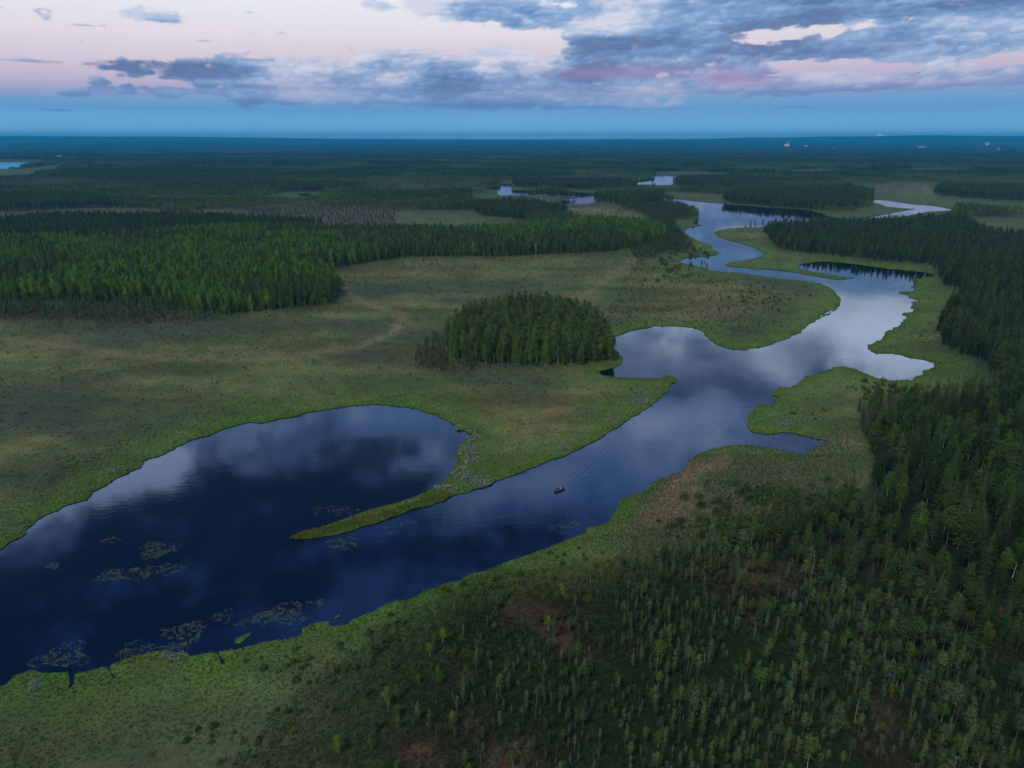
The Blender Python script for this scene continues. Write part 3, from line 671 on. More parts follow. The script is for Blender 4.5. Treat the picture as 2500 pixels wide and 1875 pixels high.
def build_land():
    pts = []; edges = []; polys_uv = []
    V_TOP = 361.5
    for p in shore_polys + islets:
        a = np.array(p); u, v, _ = proj(a[:, 0], a[:, 1])
        q = [(float(x), float(y)) for x, y in zip(u, v)]
        # drop points closer than 0.6 of a pixel
        out = [q[0]]
        for t in q[1:]:
            if math.hypot(t[0] - out[-1][0], (t[1] - out[-1][1]) * 2) > 0.9: out.append(t)
        polys_uv.append(out)
    outer = [(-1000, V_TOP), (3500, V_TOP), (3500, 2250), (-1000, 2250)]
    pts = list(outer); edges = [(0, 1), (1, 2), (2, 3), (3, 0)]
    for q in polys_uv:
        b = len(pts); pts += q; edges += [(b + i, b + (i + 1) % len(q)) for i in range(len(q))]
    # inner points, evenly spaced in the picture
    gv = []
    v = V_TOP + 0.7
    while v < 2249:
        st = 1.0 if v < 372 else (2.5 if v < 430 else (5 if v < 560 else (8 if v < 760 else 11)))
        su = max(9, st * 1.15)
        k = np.arange(-990, 3490, su) + rng.uniform(-su * .3, su * .3, len(np.arange(-990, 3490, su)))
        far = (k < -150) | (k > 2650)
        keep = ~far | (rng.random(len(k)) < 0.25)
        gv += [(float(a), float(v + b)) for a, b in zip(k[keep], rng.uniform(-st * .35, st * .35, keep.sum()))]
        v += st
    pts += gv
    SCL = 1.0
    vo, eo, fo, ov, oe, of = geometry.delaunay_2d_cdt([Vector(p) for p in pts], edges, [], 0, 1e-5)
    V = np.array([tuple(p) for p in vo]); T = np.array([f for f in fo if len(f) == 3])
    x, y = gnd(V[:, 0], V[:, 1])
    # keep triangles that are land (centroid test against the exact outlines)
    cu = V[T, 0].mean(1); cv = V[T, 1].mean(1)
    inside = np.zeros(len(T), int)
    for q in polys_uv:
        a = np.array(q); n = len(a)
        cr = np.zeros(len(T), bool)
        sel = (cv >= a[:, 1].min()) & (cv <= a[:, 1].max()) & (cu >= a[:, 0].min()) & (cu <= a[:, 0].max())
        su, sv = cu[sel], cv[sel]; c = np.zeros(len(su), bool)
        for i in range(n):
            (x0, y0), (x1, y1) = a[i], a[(i + 1) % n]
            if y0 == y1: continue
            m = ((y0 > sv) != (y1 > sv)) & (su < (x1 - x0) * (sv - y0) / (y1 - y0) + x0)
            c ^= m
        cr[sel] = c; inside += cr
    T = T[inside % 2 == 0]
    ds = shore_dist(x, y)
    r = np.hypot(x, y)
    z = 0.28 + np.minimum(ds, 6) * 0.05 + (fbm(x / 7, y / 7, 4, 2) - .5) * 0.55 * np.clip(ds / 3, 0, 1)
    z += np.clip(ds / 40, 0, 1) * fbm(x / 60, y / 60, 2, 5) * 0.8
    for k, h in ((MIXED, 3.0), (ISLE, 3.0), (TALL, 3.0), (DARK, 3.5)):
        z += look(SOFT[k], V[:, 0], V[:, 1]) * h * np.clip(ds / 30, 0, 1)
    col = ground_colour(x, y, V[:, 0], V[:, 1], ds)
    # bank skirts
    used, inv = np.unique(T, return_inverse=True); T = inv.reshape(-1, 3)
    x, y, z, col, ds = x[used], y[used], z[used], col[used], ds[used]
    E = np.sort(np.concatenate([T[:, [0, 1]], T[:, [1, 2]], T[:, [2, 0]]]), axis=1)
    ue, cnt = np.unique(E, axis=0, return_counts=True)
    be = ue[cnt == 1]; be = be[(ds[be].max(1) < 0.6)]
    nb = len(x); bv = np.unique(be); mp = {int(b): nb + i for i, b in enumerate(bv)}
    X = np.concatenate([x, x[bv]]); Y = np.concatenate([y, y[bv]]); Z = np.concatenate([z, np.full(len(bv), -0.4)])
    C = np.concatenate([col, np.tile([[.012, .011, .008]], (len(bv), 1))])
    C[bv] = C[bv] * 0.75
    faces = [tuple(t) for t in T.tolist()] + [(int(a), int(b), mp[int(b)], mp[int(a)]) for a, b in be]
    o = mesh_obj('ground', np.stack([X, Y, Z], 1), faces, M_GROUND)
    ca = o.data.color_attributes.new('cover', 'FLOAT_COLOR', 'POINT')
    ca.data.foreach_set('color', np.concatenate([C, np.ones((len(C), 1))], 1).astype(np.float32).ravel())
    # wind triangles upward
    import bmesh
    bm = bmesh.new(); bm.from_mesh(o.data)
    flip = [f for f in bm.faces if len(f.verts) == 3 and f.normal.z < 0]
    bmesh.ops.reverse_faces(bm, faces=flip); bm.to_mesh(o.data); bm.free()
    tag(o, kind='structure')
    return o


LAND = build_land()
from mathutils.bvhtree import BVHTree
_bv = BVHTree.FromPolygons([v.co.copy() for v in LAND.data.vertices], [tuple(p.vertices) for p in LAND.data.polygons])


def land_z(x, y):
    h = _bv.ray_cast(Vector((x, y, 60)), Vector((0, 0, -1)))
    return h[0].z if h[0] is not None else 0.3


# ------------------------------------------------------------------ far woods and hills
def canopy_mat():
    m, T = new_mat('far_canopy')
    tc = T.n('ShaderNodeTexCoord'); pos = tc.outputs['Object']
    n = T.noise(T.vm('MULTIPLY', pos, (1, 0.35, 1)), 0.006, 8, 0.7); n2 = T.noise(T.vm('MULTIPLY', pos, (1, 0.25, 1)), 0.0009, 4, 0.6); n3 = T.noise(pos, 0.03, 3, 0.7)
    c = T.mix(T.mr(n, 0.35, 0.65), (0.010, 0.024, 0.014), (0.045, 0.075, 0.035))
    c = T.mix(T.mr(n2, 0.5, 0.7), c, (0.05, 0.062, 0.035)); c = T.mix(T.mr(n3, 0.55, 0.75, 0, 0.5), c, (0.006, 0.01, 0.007))
    b = T.n('ShaderNodeBsdfPrincipled'); T.link(c, b.inputs['Base Color']); b.inputs['Roughness'].default_value = 1.0; b.inputs['Specular IOR Level'].default_value = 0.0
    o = T.n('ShaderNodeOutputMaterial'); T.link(b.outputs[0], o.inputs['Surface'])
    return m


M_CANOPY = canopy_mat()
prof_u = [-600, 0, 200, 400, 560, 700, 900, 1200, 1420, 1500, 1680, 1750, 1830, 1900, 2000, 2140, 2280, 2400, 2500, 3100]
prof_v = [334, 333, 334, 334, 336, 338, 340, 341, 341, 340, 340, 339, 336, 337, 335, 333, 331, 333, 333, 335]
NA, NR = 1100, 230
azs = np.radians(np.linspace(-52, 52, NA)); rs = 5600 * (30000 / 5600) ** np.linspace(0, 1, NR)
A_, R_ = np.meshgrid(azs, rs); X = np.sin(A_) * R_; Y = np.cos(A_) * R_
u_h = CX + F * np.tan(A_) / math.cos(PITCH)
u_h = CX + F * np.tan(A_) * (1 / (math.cos(PITCH)))
vh = np.interp(u_h, prof_u, prof_v)
# elevation angle wanted on the skyline
dxr, dyr, dzr = ray(u_h, vh)
tan_e = dzr / np.hypot(dxr, dyr)
H_sky = CAM_H + tan_e * 25000
hill = H_sky * np.exp(-((R_ - 25000) / 4500.0) ** 2)
ridge2 = np.clip(fbm(X / 3200, Y / 2600, 3, 31) - 0.42, 0, 1) * 190 * np.clip((R_ - 8500) / 7000, 0, 1) * np.clip((24000 - R_) / 4000, 0, 1)
lim = np.maximum(CAM_H + (tan_e - 0.0009) * R_, 8)
lumps = 13 + (fbm(X / 26, Y / 26, 3, 11) - .5) * 11 + (fbm(X / 160, Y / 110, 3, 12) - .5) * 12 + (fbm(X / 900, Y / 500, 2, 14) - .5) * 14
Z = lumps + np.minimum(hill + ridge2, np.where(R_ < 24900, lim - 24, 1e9))
edge = np.clip((R_ - 5600) / 250, 0, 1); Z = Z * edge + 2 * (1 - edge)
# lakes among the far woods: sink the ground below the water level there
pu, pv, _ = proj(X, Y, 0.0)
lk = look(raster(FARLAKE) | raster(FARLAKE2), pu, pv) | ((pu > 1255) & (pu < 1290) & (pv > 369) & (pv < 374)) | ((pu > 210) & (pu < 216) & (pv > 358) & (pv < 361))
grow = lk.copy()
for k in range(1, 7): grow[:-k] |= lk[k:]
Z = np.where((pv > 345) & grow, np.minimum(Z, 2.0), Z); Z = np.where(lk, -3.0, Z)
idx = np.arange(NA * NR).reshape(NR, NA)
T4 = np.stack([idx[:-1, :-1], idx[:-1, 1:], idx[1:, 1:], idx[1:, :-1]], -1).reshape(-1, 4)
hm = fast_mesh('hills', np.stack([X, Y, Z], -1).reshape(-1, 3), T4[:, ::-1], [M_CANOPY])
hills = bpy.data.objects.new('hills', hm); COL.objects.link(hills); tag(hills, kind='structure')


# ------------------------------------------------------------------ tree prototypes
def tube(V, Fc, MI, p0, p1, r0, r1, mi, n=5):
    p0 = np.array(p0, float); p1 = np.array(p1, float); d = p1 - p0; d /= (np.linalg.norm(d) + 1e-9)
    a = np.cross(d, [0, 0, 1.0]) if abs(d[2]) < .9 else np.cross(d, [1.0, 0, 0]); a /= np.linalg.norm(a); b = np.cross(d, a)
    base = len(V)
    for p, r in ((p0, r0), (p1, r1)):
        for k in range(n):
            t = 2 * math.pi * k / n; V.append(p + (a * math.cos(t) + b * math.sin(t)) * r)
    for k in range(n):
        k2 = (k + 1) % n
        Fc.append((base + k, base + k2, base + n + k2)); Fc.append((base + k, base + n + k2, base + n + k)); MI += [mi, mi]


def leaf(V, Fc, MI, c, size, rg, mi, flat=0.0, out=None):
    if out is not None:                        # foliage sprays lie along the outside of the crown
        n = np.array(out, float); n /= np.linalg.norm(n) + 1e-9; n = n + rg.normal(size=3) * .38; n /= np.linalg.norm(n)
        d1 = rg.normal(size=3); d1 -= n * n.dot(d1); d1 /= np.linalg.norm(d1) + 1e-9; d2 = np.cross(n, d1)
    else:
        d1 = rg.normal(size=3); d1[2] *= (1 - flat); d1 /= np.linalg.norm(d1) + 1e-9
        d2 = rg.normal(size=3); d2[2] *= (1 - flat); d2 -= d1 * d1.dot(d2); d2 /= np.linalg.norm(d2) + 1e-9
    base = len(V); s = size
    V += [c - d1 * s * .5 - d2 * s * .3, c + d1 * s * .5 - d2 * s * .25, c + d2 * s * .55]
    Fc.append((base, base + 1, base + 2)); MI.append(mi)


def trunk_curve(V, Fc, MI, H, r, rg, mi=0, seg=4, wob=0.012, top=0.97):
    pts = [np.array([0, 0, -0.3])]
    for k in range(1, seg + 1):
        t = k / seg; pts.append(np.array([rg.normal() * wob * H * t, rg.normal() * wob * H * t, H * top * t]))
    for k in range(seg):
        t0, t1 = k / seg, (k + 1) / seg
        tube(V, Fc, MI, pts[k], pts[k + 1], r * (1 - t0 * .85), r * (1 - t1 * .85), mi)
    return pts


def at_h(pts, z):
    zs = [p[2] for p in pts]
    return np.array([np.interp(z, zs, [p[0] for p in pts]), np.interp(z, zs, [p[1] for p in pts]), z])


def make_spruce(seed, H=18.0, W=2.3, lod=1.0):
    rg = np.random.default_rng(seed); V, Fc, MI = [], [], []
    pts = trunk_curve(V, Fc, MI, H, 0.17, rg, seg=3 if lod < .5 else 5)
    nw = int(30 * (0.35 + 0.65 * lod)); z0 = H * rg.uniform(.06, .14)
    for i in range(nw):
        t = i / (nw - 1); z = z0 + (H - z0) * t ** .92
        L = W * ((1 - t) ** .75) * rg.uniform(.75, 1.15) + .12
        if t < .15: L *= .8
        nb = max(3, int((7 if lod > .5 else 4) * (1 - t * .5)))
        a0 = rg.uniform(0, 6.28); c0 = at_h(pts, z)
        for j in range(nb):
            a = a0 + j * 6.283 / nb + rg.normal() * .2; l = L * rg.uniform(.65, 1.15)
            d = np.array([math.cos(a), math.sin(a), 0]); side = np.array([-math.sin(a), math.cos(a), 0])
            droop = -.35 * (1 - t) + .15
            tip = c0 + d * l + np.array([0, 0, droop * l]); w = l * rg.uniform(.2, .32) + .08
            ns = 3 if lod > .5 else 1
            for q in range(ns):
                f0, f1 = q / ns * .95, (q + 1) / ns
                p0 = c0 + (tip - c0) * f0; p1 = c0 + (tip - c0) * f1
                ww = w * (1.1 - f0 * .7)
                b = len(V)
                V += [p0 + np.array([0, 0, .1]), p1 + side * ww * rg.uniform(.5, 1.1) + np.array([0, 0, -ww * .6]), p1 + np.array([0, 0, .12 * l]), p1 - side * ww * rg.uniform(.5, 1.1) + np.array([0, 0, -ww * .6])]
                Fc += [(b, b + 1, b + 2), (b, b + 2, b + 3)]; MI += [1, 1]
    b = len(V)
    top = at_h(pts, H * .95)
    for a in range(4):
        leaf(V, Fc, MI, top + np.array([0, 0, .25 * a]), .45 - a * .08, rg, 1)
    return np.array(V), np.array(Fc), np.array(MI)


def make_pine(seed, H=17.0, crown=0.5, W=2.1, nl=1500, leafsz=.5, bare=0.25, r=0.15, top_round=.6, droop=-.05, skip=0.0, cone=0.0):
    rg = np.random.default_rng(seed); V, Fc, MI = [], [], []
    pts = trunk_curve(V, Fc, MI, H, r, rg, wob=.014)
    nb = int(26 + 16 * crown); per = max(3, nl // nb)
    for i in range(nb):
        t = (i + rg.uniform(0, 1)) / nb; z = H * (1 - crown) + H * crown * t * .97
        prof = (math.sin(math.pi * (t * .82 + .16)) ** top_round) * (1 - t * .35)
        if cone: prof = prof * (1 - cone) + cone * (1 - t) ** .75 * min(1, .45 + t * 4)
        l = W * prof * rg.uniform(.55, 1.15) + .1
        a = rg.uniform(0, 6.28); c0 = at_h(pts, z); d = np.array([math.cos(a), math.sin(a), rg.uniform(.0, .45) + droop])
        tip = c0 + d * l
        tube(V, Fc, MI, c0, tip, r * .22, r * .05, 0, 3)
        if rg.random() < skip: continue
        for k in range(per):
            f = rg.uniform(.3, 1.1); sp = .16 * W + l * .16
            c = c0 + (tip - c0) * f + rg.normal(size=3) * sp * np.array([1, 1, .55])
            ax = at_h(pts, c[2]); zt = (c[2] - H * (1 - crown * .5)) / (H * crown * .5); leaf(V, Fc, MI, c, leafsz * rg.uniform(.6, 1.3), rg, 1, out=((c - ax) / W + np.array([0, 0, .35 + zt * .8])))
    # a few dead lower branches
    for i in range(int(6 * bare * 4)):
        z = H * (1 - crown + .05) * rg.uniform(.4, 1); a = rg.uniform(0, 6.28); c0 = at_h(pts, z); l = W * rg.uniform(.25, .6)
        tube(V, Fc, MI, c0, c0 + np.array([math.cos(a) * l, math.sin(a) * l, -.1 * l]), r * .14, r * .03, 0, 3)
    for a in range(4): leaf(V, Fc, MI, at_h(pts, H * .97), leafsz * .8, rg, 1)
    return np.array(V), np.array(Fc), np.array(MI)


def make_birch(seed, H=16.0, W=2.4, crown=.72, nl=1700, leafsz=.5, r=.13, pointy=.8):
    rg = np.random.default_rng(seed); V, Fc, MI = [], [], []
    pts = trunk_curve(V, Fc, MI, H, r, rg, wob=.018)
    nb = 26; per = nl // nb
    for i in range(nb):
        t = (i + rg.uniform(0, 1)) / nb; z = H * (1 - crown) + H * crown * t
        prof = (math.sin(math.pi * min(1, t * .8 + .17)) ** pointy) * (1.12 - .55 * t)
        l = W * prof * rg.uniform(.6, 1.1) + .15; a = rg.uniform(0, 6.28); c0 = at_h(pts, z * .94)
        tip = c0 + np.array([math.cos(a) * l, math.sin(a) * l, l * rg.uniform(.3, .9)])
        tip[2] = min(tip[2], H)
        tube(V, Fc, MI, c0, tip, r * .25, r * .05, 0, 3)
        cl = [c0 + (tip - c0) * rg.uniform(.45, 1.05) + rg.normal(size=3) * .25 * l for _ in range(3)]
        for k in range(per):
            c = cl[k % 3] + rg.normal(size=3) * (.2 * l + .3) * np.array([1, 1, .9])
            ax = at_h(pts, c[2]); zt = (c[2] - H * (1 - crown * .5)) / (H * crown * .5); leaf(V, Fc, MI, c, leafsz * rg.uniform(.55, 1.3), rg, 1, out=((c - ax) / W + np.array([0, 0, .3 + zt * .9])))
    return np.array(V), np.array(Fc), np.array(MI)


def make_dead(seed, H=5.0):
    rg = np.random.default_rng(seed); V, Fc, MI = [], [], []
    pts = trunk_curve(V, Fc, MI, H, .06 + H * .006, rg, wob=.02, top=1.0)
    for i in range(rg.integers(4, 16)):
        z = H * rg.uniform(.35, .97); a = rg.uniform(0, 6.28); l = rg.uniform(.2, .14 * H + .3); c0 = at_h(pts, z)
        tube(V, Fc, MI, c0, c0 + np.array([math.cos(a) * l, math.sin(a) * l, rg.uniform(-.1, .5) * l]), .025, .008, 0, 3)
    return np.array(V), np.array(Fc), np.array(MI)


def make_shrub(seed, n=160, R0=1.0, H=.9, sz=.24):
    rg = np.random.default_rng(seed); V, Fc, MI = [], [], []
    for i in range(n):
        a = rg.uniform(0, 6.28); q = math.sqrt(rg.random()) * R0; z = H * (1 - (q / R0) ** 2) * rg.uniform(.5, 1.05) + .05
        z *= .75 + .4 * math.sin(a * 3 + seed)
        leaf(V, Fc, MI, np.array([q * math.cos(a), q * math.sin(a), max(.03, z)]), sz * rg.uniform(.6, 1.3), rg, 0)
    return np.array(V), np.array(Fc), np.array(MI)


def make_tuft(seed, n=16, H=.5, spread=.35):
    rg = np.random.default_rng(seed); V, Fc, MI = [], [], []
    for i in range(n):
        a = rg.uniform(0, 6.28); q = rg.uniform(0, spread); p = np.array([q * math.cos(a), q * math.sin(a), 0]); h = H * rg.uniform(.5, 1.1)
        l = np.array([rg.normal() * .22, rg.normal() * .22, 1.0]) * h; w = rg.uniform(.04, .09); b = rg.uniform(0, 6.28)
        k = len(V); V += [p + np.array([math.cos(b), math.sin(b), 0]) * w, p - np.array([math.cos(b), math.sin(b), 0]) * w, p + l]; Fc.append((k, k + 1, k + 2)); MI.append(0)
    return np.array(V), np.array(Fc), np.array(MI)


class Proto:
    """one kind of tree: joined mesh for the woods, split meshes (trunk, crown) for single trees"""
    def __init__(self, name, data, mats, H):
        V, Fc, MI = data; self.H = H; self.name = name
        self.joined = fast_mesh(name, V, Fc, mats, MI)
        self.parts = []
        for mi, pn in ((0, 'trunk'), (1, 'crown')):
            f = Fc[MI == mi]
            if len(mats) < 2 and mi == 1 or not len(f): continue
            u, inv = np.unique(f, return_inverse=True)
            self.parts.append((pn, fast_mesh(pn, V[u], inv.reshape(-1, 3), [mats[mi]])))


def protos(name, fn, mats, variants):
    return [Proto(name, fn(i * 13 + 5, **kw), mats, kw.get('H', 1.0)) for i, kw in enumerate(variants)]


SPR = protos('spruce_tree', make_spruce, [B_GREY, M_SPRUCE], [dict(H=18, W=2.3), dict(H=18, W=2.8), dict(H=18, W=1.9), dict(H=18, W=2.5)])
PIN = protos('pine_tree', make_pine, [B_PINE, M_PINE], [dict(H=18, crown=.6, W=2.3, nl=1700, leafsz=.45), dict(H=18, crown=.72, W=2.1, nl=1800, leafsz=.45, cone=.5), dict(H=18, crown=.5, W=2.5, nl=1500), dict(H=18, crown=.8, W=2.2, nl=1900, leafsz=.45, cone=.7)])
BIR = protos('birch_tree', make_birch, [B_BIRCH, M_BIRCH], [dict(H=16, W=2.4, crown=.86, leafsz=.42, nl=2000), dict(H=16, W=2.1, crown=.88, leafsz=.42, nl=1900), dict(H=16, W=2.8, crown=.82, leafsz=.45, nl=2200), dict(H=16, W=2.3, crown=.84, pointy=1.0, leafsz=.42, nl=2000)])
BOG = protos('bog_pine', make_pine, [B_GREY, M_BOGPINE], [
    dict(H=6, crown=.80, W=.70, nl=760, leafsz=.22, r=.035, cone=.9), dict(H=6, crown=.86, W=.66, nl=760, leafsz=.22, r=.035, cone=1.0), dict(H=6, crown=.74, W=.62, nl=520, leafsz=.21, r=.03, cone=.95, skip=.12), dict(H=6, crown=.84, W=.55, nl=560, leafsz=.2, r=.03, cone=.8), dict(H=6, crown=.7, W=.9, nl=640, leafsz=.23, r=.04, cone=.7, skip=.1),
    dict(H=6, crown=.5, W=.8, nl=480, leafsz=.24, r=.06, skip=.2, bare=.5), dict(H=6, crown=.6, W=.95, nl=650, leafsz=.27, r=.07), dict(H=6, crown=.72, W=.55, nl=420, leafsz=.22, r=.045, skip=.15),
    dict(H=6, crown=.45, W=.7, nl=300, leafsz=.22, r=.05, skip=.35, bare=.7)])
YOUNG = protos('young_birch', make_birch, [B_BIRCH, M_BIRCH], [dict(H=5.5, W=.95, crown=.72, nl=600, leafsz=.27, r=.05), dict(H=5.5, W=1.1, crown=.6, nl=620, leafsz=.27, r=.05)])
DEAD = protos('dead_pine', make_dead, [B_DEAD], [dict(H=5.0), dict(H=5.0), dict(H=5.0)])
LS = protos('spruce_tree', make_spruce, [B_GREY, M_SPRUCE], [dict(H=18, W=2.5, lod=.2), dict(H=18, W=2.9, lod=.2)])
LP = protos('pine_tree', make_pine, [B_PINE, M_PINE], [dict(H=18, crown=.6, W=2.3, nl=170, leafsz=1.35, bare=0), dict(H=18, crown=.7, W=2.1, nl=170, leafsz=1.35, bare=0)])
LB = protos('birch_tree', make_birch, [B_BIRCH, M_BIRCH], [dict(H=16, nl=180, leafsz=1.4), dict(H=16, W=2.8, nl=200, leafsz=1.4)])


def clump(seed, R0=7.0, n=7, H=17):
    rg = np.random.default_rng(seed); Vs, Fs, Ms = [], [], []; b = 0
    for i in range(n):
        V, Fc, MI = make_pine(seed * 31 + i, H=H * rg.uniform(.7, 1.08), crown=.62, W=2.3, nl=75, leafsz=2.0, bare=0) if rg.random() < .6 else make_spruce(seed * 31 + i, H=H * rg.uniform(.75, 1.15), W=2.9, lod=.05)
        keep = MI == 1; u, inv = np.unique(Fc[keep], return_inverse=True); V = V[u]; Fc = inv.reshape(-1, 3)
        a = rg.uniform(0, 6.28); q = R0 * math.sqrt((i + .5) / n); V = V + np.array([q * math.cos(a), q * math.sin(a), 0])
        Vs.append(V); Fs.append(Fc + b); b += len(V); Ms.append(np.zeros(len(Fc), int))
    return np.concatenate(Vs), np.concatenate(Fs), np.concatenate(Ms)


CLM = [Proto('forest_clump', clump(40 + i), [M_SPRUCE if i % 2 else M_PINE], 17) for i in range(4)]


def collection_of(name, meshes):
    c = bpy.data.collections.new(name)
    for i, me in enumerate(meshes):
        o = bpy.data.objects.new('%s_%s' % (name, 'abcdefghijkl'[i]), me); c.objects.link(o)
    return c


def scatter(name, pts, scale, rot, var, tint, coll, label, cat):
    """one 'stuff' object: instances of the prototypes on given points"""
    n = len(pts)
    me = bpy.data.meshes.new(name); me.vertices.add(n); me.vertices.foreach_set('co', np.asarray(pts, np.float32).ravel())
    def attr(nm, ty, data, key):
        a = me.attributes.new(nm, ty, 'POINT'); a.data.foreach_set(key, np.asarray(data).ravel())
    attr('sc', 'FLOAT_VECTOR', np.asarray(scale, np.float32), 'vector'); attr('rt', 'FLOAT_VECTOR', np.asarray(rot, np.float32), 'vector')
    attr('vr', 'INT', np.asarray(var, np.int32), 'value')
    attr('tint', 'FLOAT_COLOR', np.concatenate([np.asarray(tint, np.float32), np.ones((n, 1), np.float32)], 1), 'color')
    o = bpy.data.objects.new(name, me); COL.objects.link(o)
    g = bpy.data.node_groups.new(name, 'GeometryNodeTree')
    g.interface.new_socket('Geometry', in_out='INPUT', socket_type='NodeSocketGeometry'); g.interface.new_socket('Geometry', in_out='OUTPUT', socket_type='NodeSocketGeometry')
    N = g.nodes; gi = N.new('NodeGroupInput'); go = N.new('NodeGroupOutput'); mp = N.new('GeometryNodeMeshToPoints')
    ip = N.new('GeometryNodeInstanceOnPoints'); ci = N.new('GeometryNodeCollectionInfo'); ci.inputs['Collection'].default_value = coll
    ci.inputs['Separate Children'].default_value = True; ci.inputs['Reset Children'].default_value = True
    def na(nm, dt):
        a = N.new('GeometryNodeInputNamedAttribute'); a.data_type = dt; a.inputs['Name'].default_value = nm; return a.outputs[0]
    L = g.links.new
    L(gi.outputs[0], mp.inputs['Mesh']); L(mp.outputs[0], ip.inputs['Points']); L(ci.outputs[0], ip.inputs['Instance']); ip.inputs['Pick Instance'].default_value = True
    L(na('vr', 'INT'), ip.inputs['Instance Index']); L(na('sc', 'FLOAT_VECTOR'), ip.inputs['Scale'])
    er = N.new('FunctionNodeEulerToRotation'); L(na('rt', 'FLOAT_VECTOR'), er.inputs[0]); L(er.outputs[0], ip.inputs['Rotation'])
    L(ip.outputs[0], go.inputs[0])
    md = o.modifiers.new('scatter', 'NODES'); md.node_group = g
    tag(o, label, cat, kind='stuff')
    return o


# ------------------------------------------------------------------ where every tree stands
def jitter_grid(y0, y1, sp, kmax=0.86):
    ys = np.arange(y0, y1, sp); out = []
    for y in ys:
        w = y * kmax + 40; xs = np.arange(-w, w, sp)
        out.append(np.stack([xs + rng.uniform(-.46, .46, len(xs)) * sp, np.full(len(xs), y) + rng.uniform(-.46, .46, len(xs)) * sp], 1))
    return np.concatenate(out)


trees = {k: [] for k in ('spruce', 'pine', 'birch', 'bog', 'young', 'dead', 'clump')}


def tint_rows(n, lo=.8, hi=1.25, warm=.12):
    b = rng.uniform(lo, hi, n); w = rng.normal(0, warm, n)
    return np.stack([b * (1 + w), b, b * (1 - w * .8)], 1)


def FOREST(x, y): return .53 + (fbm(x / 260, y / 170, 4, 61) - .47) * 1.35


def STAND(f):                                  # open stunted stands are paler and greyer than the tall ones
    t = np.clip((f - .36) / .32, 0, 1)[:, None]; return np.array([1.9, 1.65, 1.7]) * (1 - t) + np.array([.70, .80, .85]) * t


def add(kind, xy, h, tint, zc, vscale=None):
    trees[kind].append(np.concatenate([xy, h[:, None], tint, zc[:, None]], 1))


def pick(G, code, p):
    u, v, _ = proj(G[:, 0], G[:, 1]); z = look(ZONE, u, v); w = look(WATER, u, v)
    ok = (z == code) & ~w & (rng.random(len(G)) < p) & (u > -330) & (u < 2830) & (v < 2080)
    return G[ok], u[ok], v[ok]


def far_enough(G, d):
    m = np.array([kd.find((a, b, 0))[2] > d for a, b in G]) if len(G) else np.zeros(0, bool)
    return m


def split(G, fr):
    r = rng.random(len(G)); out = []; a = 0
    for f in fr: out.append(G[(r >= a) & (r < a + f)]); a += f
    return out


def hh(n, lo, hi): return rng.uniform(lo, hi, n) * rng.uniform(.88, 1.06, n)


# big wood
G = jitter_grid(480, 1350, 4.3)
g, u, v = pick(G, MIXED, .93); g = g[far_enough(g, 4)]
stand = fbm(g[:, 0] / 60, g[:, 1] / 60, 3, 77); uu, vv, _ = proj(g[:, 0], g[:, 1])
conif = stand + np.where((uu > 950) & (vv > 600), .15, 0) + np.where((uu > 560) & (vv > 735) & (uu < 850), .16, 0)
rr = rng.random(len(g)); pc = np.clip((conif - .46) * 4.5 + .18, .08, .95)
isC = rr < pc; isS = rng.random(len(g)) < .65
b = g[~isC]; add('birch', b, hh(len(b), 12.5, 17.5), tint_rows(len(b), .7, 2.1, .12) * np.array([.95, .98, .85]), np.full(len(b), MIXED))
b = g[isC & isS]; add('spruce', b, hh(len(b), 11, 19), tint_rows(len(b), .9, 1.9, .10), np.full(len(b), MIXED))
b = g[isC & ~isS]; add('pine', b, hh(len(b), 13, 18), tint_rows(len(b), .7, 1.1, .12), np.full(len(b), MIXED))
G = jitter_grid(560, 2600, 4.4)
g, u, v = pick(G, DARK, .95); a, b, c = split(g, (.6, .33, .07))
add('spruce', a, hh(len(a), 15, 22), tint_rows(len(a), .6, 1.05, .08), np.full(len(a), DARK)); add('pine', b, hh(len(b), 15, 20), tint_rows(len(b), .5, .9), np.full(len(b), DARK)); add('birch', c, hh(len(c), 13, 17), tint_rows(len(c), .5, .8), np.full(len(c), DARK))
# island wood on the bog
G = jitter_grid(330, 620, 4.2)
g, u, v = pick(G, ISLE, .95); g = g[far_enough(g, 3)]; uu, vv, _ = proj(g[:, 0], g[:, 1])
edge = (vv > 872) | (uu > 1445); r = rng.random(len(g)); bi = (r < np.where(edge, .42, .04)); s_ = ~bi & (rng.random(len(g)) < .5)
b = g[bi]; add('birch', b, hh(len(b), 11, 18), tint_rows(len(b), .75, 1.25), np.full(len(b), ISLE))
b = g[s_]; add('spruce', b, hh(len(b), 13, 22), tint_rows(len(b), .9, 2.2, .1), np.full(len(b), ISLE))
b = g[~bi & ~s_]; add('pine', b, hh(len(b), 15, 20), tint_rows(len(b), .8, 1.6, .1), np.full(len(b), ISLE))
# undergrowth along the edges of the woods
G = jitter_grid(330, 900, 3.0)
for code, pr in ((ISLE, .9), (MIXED, .8)):
    g, u, v = pick(G, code, pr); uu, vv, _ = proj(g[:, 0], g[:, 1]); below = look(ZONE, uu, vv + (13 if code == ISLE else 9)); g = g[below != code]; g = g[far_enough(g, 4)]; a, b = split(g, (.7, .3))
    add('birch', a, hh(len(a), 4, 9), tint_rows(len(a), .6, 1.5, .12), np.full(len(a), code)); add('spruce', b, hh(len(b), 4, 10), tint_rows(len(b), .8, 1.5, .1), np.full(len(b), code))
